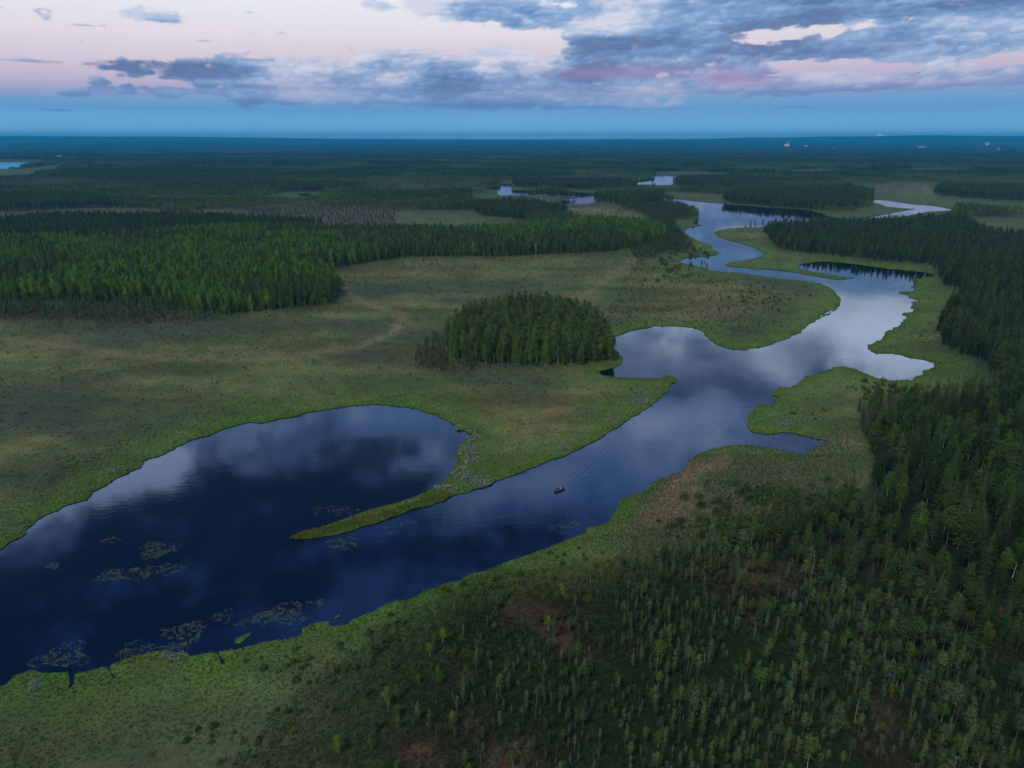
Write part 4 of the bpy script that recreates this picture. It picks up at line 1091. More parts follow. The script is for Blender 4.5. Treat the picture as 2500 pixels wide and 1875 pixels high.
# right-hand forest
G = jitter_grid(130, 1400, 4.7)
g, u, v = pick(G, TALL, .9); g = g[far_enough(g, 5)]; uu, vv, _ = proj(g[:, 0], g[:, 1])
st = fbm(g[:, 0] / 40, g[:, 1] / 40, 3, 55); r = rng.random(len(g)); near = np.clip((vv - 850) / 250, 0, 1)
bi = r < (.05 + .25 * (st > .62)); s_ = ~bi & (rng.random(len(g)) < .8)
hs = np.where(vv < 900, .86, 1.0); thin = rng.random(len(g)) < np.where(vv > 1120, .7, 1.0)
for nm, mk, lo, hi in (('birch', bi, 10, 16), ('spruce', s_, 12, 20), ('pine', ~bi & ~s_, 13, 19)):
    mk = mk & thin; b = g[mk]; add(nm, b, hh(len(b), lo, hi) * hs[mk], tint_rows(len(b), .4, 1.2, .10), np.full(len(b), TALL))
# middle heights
G = jitter_grid(120, 520, 3.4)
g, u, v = pick(G, MEDIUM, .5); g = g[far_enough(g, 4)]; a, b, c = split(g, (.3, .55, .15))
add('spruce', a, hh(len(a), 7, 15), tint_rows(len(a), .8, 1.3), np.full(len(a), MEDIUM)); add('pine', b, hh(len(b), 7, 13), tint_rows(len(b), .7, 1.1), np.full(len(b), MEDIUM)); add('birch', c, hh(len(c), 5, 10), tint_rows(len(c), .8, 1.2), np.full(len(c), MEDIUM))
for code, sp, p, lo, hi in ((SMALL, 3.6, .8, 3.5, 10), (SPARSE, 6.5, .34, 1.5, 5), (GREYBOG, 6.0, .8, 4, 8)):
    G = jitter_grid(180, 2600, sp); g, u, v = pick(G, code, p); g = g[far_enough(g, 4)]; a, b, c = split(g, (.90, .08, .02))
    add('bog', a, hh(len(a), lo, hi), tint_rows(len(a), .6, 1.3, .1), np.full(len(a), code)); add('young', b, hh(len(b), lo, hi * .9), tint_rows(len(b), .6, .9), np.full(len(b), code)); add('dead', c, hh(len(c), lo * .7, hi * .7), tint_rows(len(c)), np.full(len(c), code))
# open bog: tiny scattered trees and dead stems
G = jitter_grid(200, 1500, 6.5); g, u, v = pick(G, OPEN, 1.0); dens = fbm(g[:, 0] / 70, g[:, 1] / 70, 3, 91)
uu, vv, _ = proj(g[:, 0], g[:, 1]); north = vv < 1010 + np.maximum(0, 800 - uu) * .25
frg = look(WIDE, uu, vv); nearwood = frg * 2.4 + np.clip((820 - vv) / 180, 0, 1) * .25 + np.exp(-((vv - 900 + (uu - 1000) * .1) / 60) ** 2) * .25 * (uu < 1150)
g = g[north & (rng.random(len(g)) < np.clip(dens * 1.5 - .42 + nearwood, .08, .9))]; g = g[far_enough(g, 14)]
a, b, c = split(g, (.78, .08, .12))
add('bog', a, hh(len(a), 1.2, 3.2) * (1 + 1.4 * look(WIDE, *proj(a[:, 0], a[:, 1])[:2])), tint_rows(len(a), 1.0, 1.6), np.full(len(a), OPEN)); add('young', b, hh(len(b), 1.5, 3.5), tint_rows(len(b), .6, 1.1), np.full(len(b), OPEN)); add('dead', c, hh(len(c), 1.5, 4.5), tint_rows(len(c)), np.full(len(c), OPEN))
# near bog pines
G = jitter_grid(95, 330, 2.15); g, u, v = pick(G, NEARBOG, 1.0)
uu, vv, _ = proj(g[:, 0], g[:, 1]); dn = fbm(g[:, 0] / 12, g[:, 1] / 12, 3, 19)
pr = np.clip((uu - 600) / 1100, .07, 1) * 1.05 * np.clip(.25 + (dn - .35) * 3.6, .06, 1.2); pr *= np.where(uu < 1500, np.clip((vv - 1450 + (uu - 1000) * .1) / 150, .35, 1), 1)
g = g[rng.random(len(g)) < pr]; uu, vv, _ = proj(g[:, 0], g[:, 1])
a_, b_, c_ = split(g, (.92, .055, .02))
def size_bog(q):
    u, v, _ = proj(q[:, 0], q[:, 1]); base = 3.3 + 2.4 * np.clip((u - 1300) / 1000, 0, 1) + 2.2 * np.clip((1500 - v) / 200, 0, 1) * (u > 1600)
    return base * np.clip(rng.lognormal(-.05, .32, len(q)), .35, 1.9)
add('bog', a_, size_bog(a_), tint_rows(len(a_), .65, 1.55, .09), np.full(len(a_), NEARBOG)); add('young', b_, size_bog(b_) * .9, tint_rows(len(b_), .8, 1.2), np.full(len(b_), NEARBOG)); add('dead', c_, size_bog(c_) * .8, tint_rows(len(c_)), np.full(len(c_), NEARBOG))
# woods behind, thinning into clumps with distance
G = jitter_grid(1000, 2300, 5.4)
g, u, v = pick(G, BACK, 1.0); f = FOREST(g[:, 0], g[:, 1]); g2 = g[(f > .30)]; f2 = f[f > .30]
keep = rng.random(len(g2)) < np.clip((f2 - .30) * 7, .35, 1); g2 = g2[keep]; f2 = f2[keep]
hb = np.clip(4.5 + (f2 - .3) * 34, 4, 18)
r = rng.random(len(g2))
for nm, mk in (('pine', r < .5), ('spruce', (r >= .5) & (r < .87)), ('birch', r >= .87)):
    add(nm, g2[mk], hb[mk] * rng.uniform(.8, 1.15, mk.sum()), tint_rows(mk.sum(), .9, 1.4, .1) * STAND(f2[mk]), np.full(mk.sum(), BACK))
for y0, y1, sp, sc in ((2300, 4200, 12.5, 1.0), (4200, 6000, 17.0, 1.3)):
    G = jitter_grid(y0, y1, sp); g, u, v = pick(G, BACK, 1.0); f = FOREST(g[:, 0], g[:, 1]); g = g[f > .30]; f = f[f > .30]
    h = np.clip(4.5 + (f - .3) * 40, 4, 20) * rng.uniform(.85, 1.15, len(g)); add('clump', g, h, tint_rows(len(g), 1.0, 1.5, .08) * STAND(f), np.full(len(g), sc))

# hand-placed trees that stand out in the photograph (foot of trunk in picture coordinates, height in metres, kind, tint, label)
SPECIAL = [
    (948, 1727, 4.6, 'young', (2.0, 1.75, .5), 'yellow-green young birch with a bright white stem on the near heath'),
    (826, 1845, 5.0, 'young', (1.5, 1.5, .6), 'rounded green birch standing alone at the edge of the near grass'),
    (906, 1840, 4.6, 'bog', (1.2, 1.3, .9), 'narrow pale green pine beside the rounded birch on the near heath'),
    (1081, 1575, 4.6, 'young', (1.6, 1.5, .5), 'yellowish birch with a forked crown by the brown heath patch'),
    (1050, 1605, 3.8, 'young', (1.5, 1.4, .5), 'small yellowish birch left of the forked birch'),
    (1375, 1460, 4.2, 'young', (1.9, 1.7, .4), 'lone yellow birch close to the green river bank'),
    (1162, 1640, 6.5, 'bog', (1.3, 1.25, .6), 'bushy tall pine above the brown heath patch'),
    (1340, 1545, 5.0, 'young', (1.4, 1.4, .5), 'broad yellow-green birch among grey pines near the bank'),
    (1132, 1710, 6.0, 'bog', (1.2, 1.25, .7), 'cone-shaped green pine in the middle of the dark heath'),
    (1072, 1680, 5.8, 'bog', (1.2, 1.3, .7), 'straight green pine with bare foot on the dark heath'),
    (1290, 1665, 5.2, 'bog', (1.2, 1.3, .8), 'pine with a bare double stem on the open heath'),
    (1428, 1662, 6.0, 'bog', (1.35, 1.3, 1.2), 'pale grey-green flat-topped pine on the heath'),
    (1402, 1720, 6.6, 'bog', (1.1, 1.1, 1.1), 'thin grey pine with a long bare stem on the heath'),
    (355, 1050, 3.6, 'young', (1.9, 1.7, .4), 'yellow birch on the brown bog above the oxbow shore'),
    (167, 1127, 3.2, 'young', (1.8, 1.6, .4), 'small yellow birch on the bog far from the others'),
    (1832, 557, 12, 'spruce', (.8, .9, .8), 'lone dark spruce at the tip of the upstream spit'), (1843, 556, 15, 'spruce', (.8, .9, .8), 'tallest dark spruce at the tip of the upstream spit'),
    (1860, 556, 13, 'pine', (.8, .9, .8), 'dark pine beside the spruces on the upstream spit'), (1872, 557, 9, 'spruce', (.8, .9, .8), 'short spruce nearest the forest on the upstream spit'), (1820, 557, 7, 'spruce', (.8, .9, .8), 'smallest spruce at the outer tip of the upstream spit'),
]
special_rows = []
ORD = {'spruce': SPR, 'pine': PIN, 'birch': BIR, 'bog': BOG, 'young': YOUNG, 'dead': DEAD}
LOD = {'spruce': LS, 'pine': LP, 'birch': LB}
NAME = {'spruce': 'spruce_tree', 'pine': 'pine_tree', 'birch': 'birch_tree', 'bog': 'bog_pine', 'young': 'young_birch', 'dead': 'dead_pine'}
CAT = {'spruce': 'spruce', 'pine': 'pine', 'birch': 'birch', 'bog': 'bog pine', 'young': 'young birch', 'dead': 'dead tree'}
DESC = {'spruce': 'narrow spruce', 'pine': 'round-topped pine', 'birch': 'leafy birch', 'bog': 'stunted bog pine', 'young': 'slim young birch', 'dead': 'bare dead pine stem'}
PLACE = {MIXED: 'in the wide wood across the open bog', DARK: 'in the dark conifer stand', ISLE: 'in the wooded island on the bog', SMALL: 'in the low pine fringe beside the wood', TALL: 'in the tall forest on the east bank',
         NEARBOG: 'on the near heath south of the river', BACK: 'in the woods beyond the bog', SPARSE: 'on the sparse bank upstream', MEDIUM: 'where the tall forest thins to heath', OPEN: 'on the open brown bog', GREYBOG: 'on the grey bog beyond the wide wood'}


LAND = [(300, 740, 'in the front row of the wide wood, west part'), (620, 740, 'at the south-east corner of the wide wood'), (780, 690, 'at the blunt east tip of the wide wood'), (1000, 620, 'along the middle edge of the wide wood'), (1400, 600, 'at the river end of the wide wood'),
        (100, 620, 'inside the wide wood far west'), (400, 600, 'on the dark ridge behind the wide wood'), (1110, 880, 'on the low fringe west of the wooded island'), (1200, 900, 'at the south-west foot of the wooded island'), (1330, 895, 'in the south front of the wooded island'),
        (1450, 880, 'at the water corner of the wooded island'), (1490, 850, 'on the river flank of the wooded island'), (1300, 790, 'on the back slope of the wooded island'), (1090, 830, 'on the west shoulder of the wooded island'),
        (2280, 720, 'on the forest nose above the jagged east shore'), (2230, 820, 'above the jagged east shore'), (2360, 880, 'behind the pointed east bay'), (2200, 940, 'on the forest front south of the pointed bay'), (2130, 1010, 'behind the grassy east point'),
        (2110, 1110, 'above the reed-fringed inlet'), (2300, 1060, 'deep in the east forest level with the inlet'), (2080, 1180, 'at the forest corner by the reed bed'), (2300, 1200, 'in the dark gap of the east forest'), (2450, 1300, 'in the east forest by the picture edge'),
        (2200, 1290, 'on the lower slope of the east forest'), (2430, 1450, 'where the east forest meets the heath'), (1950, 1240, 'on the ragged forest corner near the tan reeds'), (1750, 1290, 'just inland of the tan reed patch'), (1900, 1350, 'among the first heath pines below the forest'),
        (2150, 1430, 'on the heath edge under the tall trees'), (1600, 1370, 'on the upper heath inland of the reeds'), (1400, 1420, 'near the green bank below the boat'), (1200, 1480, 'near the bend of the green bank'), (1130, 1580, 'beside the bare brown patch'), (950, 1650, 'at the left rim of the heath'),
        (780, 1760, 'where the near grass turns to heath'), (1300, 1600, 'on the open middle of the heath'), (1250, 1760, 'low on the open heath'), (1050, 1800, 'on the rusty patch at the picture bottom'), (1550, 1520, 'in the green hollow of the heath'), (1500, 1700, 'in the loose pines mid heath'),
        (1750, 1480, 'in the dense upper heath'), (1800, 1650, 'in the dense middle of the heath'), (1750, 1820, 'at the bottom centre of the heath'), (2050, 1560, 'in the crowded heath pines'), (2100, 1720, 'in the crowded lower heath'), (2350, 1650, 'in the crowded heath by the right edge'),
        (2350, 1820, 'in the bottom right corner of the heath'), (1650, 590, 'on the bank of the upper river bends'), (1700, 680, 'on the sparse upstream meadow'), (1850, 730, 'on the round upstream meadow'), (1840, 555, 'on the upstream spit'), (300, 900, 'on the brown bog to the west'),
        (700, 900, 'on the bog north of the oxbow'), (900, 800, 'on the middle of the brown bog'), (1000, 700, 'on the tan bog before the wide wood'), (1300, 680, 'on the bog behind the wooded island'), (100, 1080, 'on the bog above the north shore'), (100, 790, 'in the thin pines before the wide wood, west'),
        (450, 800, 'in the thin pines before the wide wood'), (1000, 950, 'on the bog between island wood and oxbow'), (900, 540, 'on the grey bog beyond the wide wood'), (2000, 500, 'on the dark wooded dome beyond the river'), (2100, 560, 'on the north edge of the east forest')]


def place_tree(kind, x, y, h, tint, label, group, rot=None):
    pr = ORD[kind]; p = pr[int(rng.integers(len(pr)))]
    e = bpy.data.objects.new(NAME[kind], None); e.empty_display_size = .5; COL.objects.link(e)
    e.location = (x, y, land_z(x, y)); s = h / p.H; w = s * (1 if kind not in ('bog', 'young') else rng.uniform(.75, 1.1)) * (max(1, .75 + .25 / max(s, .3)) if s < 1 else 1)
    e.scale = (w, w, s); e.rotation_euler = (rng.normal() * .02, rng.normal() * .02, rng.uniform(0, 6.28))
    for pn, me in p.parts:
        o = bpy.data.objects.new(pn, me); o.parent = e; COL.objects.link(o)
        if pn == 'crown': o['tint'] = [float(t) for t in tint]
    tag(e, label, CAT[kind], group)
    return e


MAXN = 290
for kind in ('spruce', 'pine', 'birch', 'bog', 'young', 'dead'):
    A = np.concatenate(trees[kind]); u, v, d = proj(A[:, 0], A[:, 1]); ut, vt, _ = proj(A[:, 0], A[:, 1], A[:, 2])
    if kind in ('spruce', 'pine', 'birch'):           # buried trees inside a stand show little: prefer those on its near edge
        pass
    size = A[:, 2] / d * ((u > 2) & (u < 2498) & (vt < 1870) & (v > 300)); order = np.argsort(-size)
    lim = MAXN; single = order[:lim]; single = single[size[single] > 0]; rest = np.setdiff1d(np.arange(len(A)), single)
    for i in single:
        x, y, h = A[i, :3]; zc = int(A[i, 6]); t = A[i, 3:6]
        q = h / {'spruce': 17, 'pine': 16, 'birch': 14, 'bog': 4.6, 'young': 3.8, 'dead': 3.8}[kind]
        sz = 'very tall' if q > 1.22 else 'tall' if q > 1.02 else 'middling' if q > .84 else 'short' if q > .66 else 'very short'
        vv = float(v[i]); uu = float(u[i]); warm = t[0] / max(t[2], .01)
        pl = min(LAND, key=lambda L: (L[0] - uu) ** 2 + ((L[1] - vv) * 1.4) ** 2)[2]
        tone = '' if kind == 'dead' else ('pale ' if t.mean() > 1.2 else 'dark ' if t.mean() < .8 else 'yellowish ' if warm > 1.25 else 'greyish ' if warm < .85 else '')
        side = ''
        lab = '%s %s%s %s' % (sz, tone, DESC[kind], pl)
        place_tree(kind, x, y, h, t, lab, lab)
    B = A[rest]
    if len(B):
        uB, vB, dB = proj(B[:, 0], B[:, 1]); far = (dB > 1100) if kind in LOD else np.zeros(len(B), bool)
        for part, prs, sfx in ((~far, ORD[kind], ''), (far, LOD.get(kind), 'far')):
            if not part.any(): continue
            Q = B[part]; n = len(Q)
            if sfx: zz = np.full(n, 1.0)
            else: zz = np.array([land_z(a, b) for a, b in Q[:, :2]])
            s = Q[:, 2] / prs[0].H; w = s * rng.uniform(.8, 1.1, n) * np.where(s < .8, 1.1, 1.0)
            nm = {'': {'spruce': 'spruce_forest', 'pine': 'pine_forest', 'birch': 'birch_wood', 'bog': 'bog_pines_growth', 'young': 'birch_scrub', 'dead': 'dead_stems_growth'}[kind], 'far': {'spruce': 'far_spruce_forest', 'pine': 'far_pine_forest', 'birch': 'far_birch_wood'}.get(kind)}[sfx]
            scatter(nm, np.stack([Q[:, 0], Q[:, 1], zz], 1), np.stack([w, w, s], 1), np.stack([rng.normal(0, .02, n), rng.normal(0, .02, n), rng.uniform(0, 6.28, n)], 1), rng.integers(0, len(prs), n), Q[:, 3:6],
                    collection_of(nm, [p.joined for p in prs]), ('mass of %s trees covering the land' % CAT[kind]) if not sfx else ('far woods of %s beyond the river' % CAT[kind]), 'forest')
for (u, v, h, kind, t, lab) in SPECIAL:
    x, y = gnd(u, v, .4); place_tree(kind, float(x), float(y), h, t, lab, None)
A = np.concatenate(trees['clump']); n = len(A); s = A[:, 2] / 17.0; w = A[:, 6] * rng.uniform(.9, 1.15, n)
scatter('far_forest', np.stack([A[:, 0], A[:, 1], np.full(n, .5)], 1), np.stack([w, w, s], 1), np.stack([np.zeros(n), np.zeros(n), rng.uniform(0, 6.28, n)], 1), rng.integers(0, len(CLM), n), A[:, 3:6], collection_of('far_forest', [c.joined for c in CLM]), 'endless dark conifer forest stretching to the blue hills', 'forest')

# ------------------------------------------------------------------ ground cover: sedge tufts, heath shrubs
TUF = [Proto('tuft', make_tuft(i, n=14, H=.45), [M_GRASS], 1) for i in range(3)]; SHR = [Proto('shrub', make_shrub(i, n=46, R0=.55, H=.45, sz=.26), [M_GRASS], 1) for i in range(3)]
WIL = [Proto('willow', make_shrub(20 + i, n=150, R0=.8, H=.8, sz=.17), [M_WILLOW], 1) for i in range(3)]
bands = [jitter_grid(95, 260, .95), jitter_grid(260, 430, 1.7), jitter_grid(430, 700, 3.2)]
G = np.concatenate(bands); bs = np.concatenate([np.full(len(b), k) for b, k in zip(bands, (1.0, 1.2, 1.5))])
u, v, d = proj(G[:, 0], G[:, 1]); ok = (u > -150) & (u < 2650) & (v < 1990) & (v > 560) & ~look(WATER, u, v); zc = look(ZONE, u, v); ok &= ~np.isin(zc, (MIXED, ISLE, DARK, TALL, BACK))
G, u, v, bs, zc = G[ok], u[ok], v[ok], bs[ok], zc[ok]; ds = shore_dist(G[:, 0], G[:, 1]); k = ds > .3; G, u, v, bs, zc, ds = G[k], u[k], v[k], bs[k], zc[k], ds[k]
gc = ground_colour(G[:, 0], G[:, 1], u, v, ds) * rng.uniform(.82, 1.18, (len(G), 1))
zz = np.array([land_z(a, b) for a, b in G]); heath = ((zc == NEARBOG) | (zc == MEDIUM) | (zc == SPARSE)) & (rng.random(len(G)) < .75) | ((zc == OPEN) & (ds > 18) & (rng.random(len(G)) < .06))
wmask = rng.random(len(G)) < .92
for nm, mk, prs, lab, cat, lo, hi in (('sedge', ~heath & wmask, TUF, 'knee-high green sedge covering the wet bog and banks', 'sedge', .7, 1.4), ('heath_shrubs', heath, SHR, 'low dark heath shrubs carpeting the peat', 'heath', .5, 1.5)):
    q = np.nonzero(mk)[0]; n = len(q); s = rng.uniform(lo, hi, n) * bs[q]; tall = (1 + 1.6 * look(REEDS, u[q], v[q]) + .5 * (ds[q] < 4)) * np.where((zc[q] == OPEN) & (ds[q] > 25), .45, 1)
    if nm != 'sedge': tall = 1
    scatter(nm, np.stack([G[q, 0], G[q, 1], zz[q] - .03], 1), np.stack([s, s, s * .75 * tall], 1), np.stack([np.zeros(n), np.zeros(n), rng.uniform(0, 6.28, n)], 1), rng.integers(0, 3, n), gc[q] * 1.15, collection_of(nm, [p.joined for p in prs]), lab, cat)
# shrubs standing out of the bog upstream and near the shore
rows = []
for (cu, cv, su, sv, n, lo, hi) in ((1850, 730, 90, 28, 60, .8, 2.2), (1650, 800, 100, 25, 25, .6, 1.2), (1960, 1000, 60, 40, 12, .6, 1.5), (1900, 1225, 140, 25, 90, 1.0, 3.2), (1750, 1290, 100, 20, 50, 1, 2.5), (1400, 1370, 80, 20, 8, .8, 1.5), (800, 1640, 150, 40, 34, .6, 1.7), (980, 1570, 150, 40, 34, .6, 1.8), (600, 1800, 140, 60, 22, .5, 1.4),
                                     (1250, 1450, 160, 30, 45, .7, 2.0), (1180, 1600, 200, 80, 70, .5, 1.5), (1700, 620, 60, 18, 60, 1.5, 3.0), (1640, 650, 50, 25, 50, 1.5, 3.5), (1620, 580, 40, 20, 40, 1.5, 3.5), (2150, 960, 60, 20, 30, 1, 3)):
    for _ in range(n):
        a, b = cu + rng.normal() * su * .6, cv + rng.normal() * sv * .6; x, y = gnd(a, b)
        if b < 345 or look(WATER, np.array([a]), np.array([b]))[0] or kd.find((float(x), float(y), 0))[2] < 2.5: continue
        rows.append((float(x), float(y), rng.uniform(lo, hi)))
Rw = np.array(rows); n = len(Rw); BSH = [Proto('bush', make_shrub(50 + i, n=230, R0=.95, H=1.5, sz=.3), [M_SHRUB], 1) for i in range(3)]
zz = np.array([land_z(a, b) for a, b in Rw[:, :2]])
scatter('bushes', np.stack([Rw[:, 0], Rw[:, 1], zz], 1), np.stack([Rw[:, 2] * .7] * 2 + [Rw[:, 2] * .75], 1), np.stack([np.zeros(n), np.zeros(n), rng.uniform(0, 6.28, n)], 1), rng.integers(0, 3, n), tint_rows(n, .8, 1.6), collection_of('bushes', [p.joined for p in BSH]), 'dark low bushes scattered over the bog edges', 'bushes')

# grey willow clumps: each patch a thing of its own
WILLOW = [(430, 1603, 30, 13, 'largest silvery willow clump on the near bank by the ditch'), (88, 1676, 13, 14, 'small silvery willow clump on the near bank, farthest from the ditches'),
          (40, 1290, 50, 26, 'broad grey-green willow patch on the north shore by the picture edge'), (1180, 1178, 26, 12, 'round grey willow patch at the root of the long grassy spit'), (1130, 1160, 24, 18, 'grey willow patch on the inner side of the spit root'),
          (1148, 1110, 16, 28, 'long grey willow strip behind the oxbow end'), (1155, 1065, 12, 14, 'upper end of the grey willows behind the oxbow'), (1120, 1045, 12, 5, 'tiny grey willow patch right by the oxbow tip'), (1095, 1195, 30, 7, 'flat grey willow patch along the top of the spit'),
          (1378, 1097, 12, 6, 'small pale willow patch on the north bank upstream of the boat'), (1500, 1030, 20, 7, 'pale willow patch on the north bank near the promontory'), (1562, 980, 24, 10, 'pale willow patch in the promontory corner'),
          (1910, 1036, 24, 5, 'pale willow strip on the reed point across the river'), (370, 1160, 18, 6, 'small grey willow patch on the oxbow shore'), (1580, 962, 30, 4, 'thin pale willow line along the top of the promontory'), (285, 1150, 22, 7, 'grey willow patch lower on the oxbow shore')]
for (cu, cv, ru, rv, lab) in WILLOW:
    V, Fc, MI = [], [], []; rg = np.random.default_rng(int(cu)); b = 0
    x0, y0 = gnd(cu, cv); area = 0
    k = 42 if ru * rv > 250 else 22
    for _ in range(k):
        a = rg.uniform(0, 6.28); q = math.sqrt(rg.random()); x, y = gnd(cu + math.cos(a) * q * ru, cv + math.sin(a) * q * rv)
        if kd.find((float(x), float(y), 0))[2] < .6 or look(WATER, np.array([cu + math.cos(a) * q * ru]), np.array([cv + math.sin(a) * q * rv]))[0]: continue
        v_, f_, _m = make_shrub(int(rg.integers(1e6)), n=60, R0=.9, H=.75, sz=.3 if cv > 1250 else .42)
        sc = rg.uniform(.6, 1.25) * (1 if cv > 1250 else 1.4); v_ = v_ * sc + np.array([float(x - x0), float(y - y0), land_z(float(x), float(y)) - .05])
        V.append(v_); Fc.append(f_ + b); b += len(v_)
    if not V: continue
    me = fast_mesh('willow_shrub', np.concatenate(V), np.concatenate(Fc), [M_WILLOW]); o = bpy.data.objects.new('willow_shrub', me); o.location = (float(x0), float(y0), 0); COL.objects.link(o); o['tint'] = [.85, .92, .85]
    tag(o, lab, 'willow')

# spit sedge: dense taller growth along the narrow grassy spit
rows = []
spine = [(715, 1311), (760, 1305), (820, 1292), (880, 1276), (940, 1262), (1000, 1240), (1060, 1222), (1100, 1210)]
for (a, b), (c, d) in zip(spine[:-1], spine[1:]):
    for _ in range(110):
        t = rng.random(); uu = a + (c - a) * t; vv = b + (d - b) * t + rng.normal() * 6; 
        if look(WATER, np.array([uu]), np.array([vv]))[0]: continue
        x, y = gnd(uu, vv); rows.append((float(x), float(y)))
Rw = np.array(rows); n = len(Rw); zz = np.array([land_z(a, b) for a, b in Rw])
s = rng.uniform(.7, 1.3, n)
scatter('spit_sedge', np.stack([Rw[:, 0], Rw[:, 1], zz], 1), np.stack([s, s, s * 1.1], 1), np.stack([np.zeros(n), np.zeros(n), rng.uniform(0, 6.28, n)], 1), rng.integers(0, 3, n), np.tile([[.115, .16, .03]], (n, 1)) * rng.uniform(.7, 1.3, (n, 1)), collection_of('spit_sedge', [p.joined for p in SHR]), 'tall yellow-green sedge hummocks on the long narrow spit', 'sedge')

# ------------------------------------------------------------------ lily pads
M_PAD = foliage_mat('lily_pads', (.17, .21, .15), spread=.25, warm=(1.1, 1.0, .8), cool=(.9, 1, 1.05), trans=.05)
LILY = [(385, 1342, 50, 20, 420), (270, 1406, 40, 14, 150), (330, 1398, 60, 17, 330), (410, 1390, 36, 16, 160), (840, 1325, 40, 18, 260), (800, 1245, 45, 12, 120), (850, 1250, 60, 10, 90), (270, 1318, 22, 9, 70), (130, 1382, 16, 8, 40),
        (690, 1500, 60, 26, 420), (640, 1515, 60, 18, 160), (545, 1505, 30, 16, 70), (770, 1475, 22, 12, 80), (450, 1545, 55, 26, 380), (340, 1585, 60, 20, 140), (150, 1605, 70, 26, 320), (190, 1575, 20, 16, 60), (420, 1580, 50, 10, 120),
        (1110, 1242, 60, 16, 260), (1090, 1262, 22, 8, 60), (980, 1278, 40, 10, 80), (960, 1300, 16, 5, 40), (1400, 1265, 50, 30, 200), (1380, 1290, 40, 14, 90), (1750, 1050, 60, 24, 240), (1830, 1010, 24, 16, 120), (1850, 1070, 110, 18, 260), (1910, 1085, 70, 20, 200),
        (1730, 925, 90, 12, 120), (1700, 880, 40, 8, 60), (1790, 890, 40, 8, 60), (2190, 900, 90, 22, 120), (2230, 870, 80, 14, 60), (870, 1070, 60, 10, 30), (520, 1110, 60, 10, 30), (460, 1185, 30, 8, 20), (2000, 535, 90, 6, 80), (1600, 880, 60, 12, 40), (1550, 1180, 60, 30, 60), (1480, 1240, 40, 20, 60)]
V, Fc = [], []; cnt = 0
for (cu, cv, ru, rv, n) in LILY:
    rg = np.random.default_rng(int(cu * 7 + cv))
    for _ in range(n * 4):
        a = rg.uniform(0, 6.28); q = math.sqrt(rg.random()) * (1 + .25 * math.sin(3 * a + cu)); uu = cu + math.cos(a) * q * ru - math.sin(a) * q * ru * .0; vv = cv + math.sin(a) * q * rv - math.cos(a) * q * ru * .12
        x, y = gnd(uu, vv)
        if not look(WATER, np.array([uu]), np.array([vv]))[0]: continue
        if fbm(np.array([x / 1.1]), np.array([y / 1.1]), 2, 8)[0] + rg.normal() * .12 < .54: continue
        dd = float(y); r = rg.uniform(.07, .16) * (1 + max(0, dd - 250) / 500); b = len(V); m = 6
        el_ = rg.uniform(.6, 1.0); ph = rg.uniform(0, 6.28)
        V += [(x + r * math.cos(ph + t * 6.283 / m), y + r * math.sin(ph + t * 6.283 / m) * el_, .012 + (.04 * rg.random() if t == 0 else 0)) for t in range(m)]; Fc.append(tuple(range(b, b + m)))
pads = mesh_obj('lily_pads', V, Fc, M_PAD); pads['tint'] = [.5, .6, .5]; tag(pads, 'loose patches of pale lily pads floating on the dark water', 'lily pads', kind='stuff')


# ------------------------------------------------------------------ motor boat with two people
def skin_body(name, joints, edges, mat, parent):
    me = bpy.data.meshes.new(name); me.from_pydata([j[0] for j in joints], edges, []); o = bpy.data.objects.new(name, me); COL.objects.link(o)
    sk = o.modifiers.new('skin', 'SKIN'); 
    for sv, j in zip(me.skin_vertices[0].data if me.skin_vertices else [], joints): sv.radius = (j[1], j[1] * .85)
    return o


bx, by = gnd(1364, 1197, .1)
M_HULL = plain_mat('dark_hull_paint', (.015, .018, .022), .35); M_DECK = plain_mat('weathered_alloy', (.09, .095, .10), .5); M_MOTOR = plain_mat('black_cowling', (.012, .012, .014), .3)
M_JACK = plain_mat('pale_jacket', (.32, .34, .37), .8); M_NAVY = plain_mat('dark_jacket', (.03, .035, .05), .8); M_SKIN = plain_mat('skin', (.45, .28, .2), .6); M_HAIR = plain_mat('dark_hair', (.03, .02, .015), .8)
boat = bpy.data.objects.new('motor_boat', None); COL.objects.link(boat); boat.location = (float(bx), float(by), 0); _p, _q = gnd(1374, 1193), gnd(1357, 1200.5); boat.rotation_euler = (0, 0, math.atan2(float(_q[1] - _p[1]), float(_q[0] - _p[0])))
tag(boat, 'small dark open motor boat heading downstream with two people aboard', 'boat')
secs = []
for i in range(13):
    t = i / 12; x = -2.3 + 4.6 * t; w = .82 * (1 - max(0, (t - .45) / .55) ** 2.3) + .02; zt = .42 + .22 * max(0, t - .4) ** 1.5 * 2; kb = -.12 + .30 * max(0, t - .7) ** 2 * 6
    secs.append([(x, -w, zt), (x, -w * .93, zt - .18), (x, -w * .62, min(kb + .1, zt - .2)), (x, 0, kb), (x, w * .62, min(kb + .1, zt - .2)), (x, w * .93, zt - .18), (x, w, zt)])
V = [p for s_ in secs for p in s_]; Fc = [(i * 7 + j, (i + 1) * 7 + j, (i + 1) * 7 + j + 1, i * 7 + j + 1) for i in range(12) for j in range(6)]; Fc.append(tuple(range(7)))
hull = mesh_obj('hull', V, Fc, M_HULL, parent=boat); sm = hull.modifiers.new('thickness', 'SOLIDIFY'); sm.thickness = .035
V, Fc = [], []
for side in (-1, 1):
    b = len(V)
    for s_ in secs:
        x, w, zt = s_[0][0], s_[6][1], s_[6][2]; V += [(x, side * (w + .03), zt + .03), (x, side * (w - .06), zt + .045)]
    Fc += [(b + 2 * i, b + 2 * i + 2, b + 2 * i + 3, b + 2 * i + 1) for i in range(12)]
gw = mesh_obj('gunwale', V, Fc, M_DECK, parent=boat); gw.modifiers.new('thickness', 'SOLIDIFY').thickness = .03


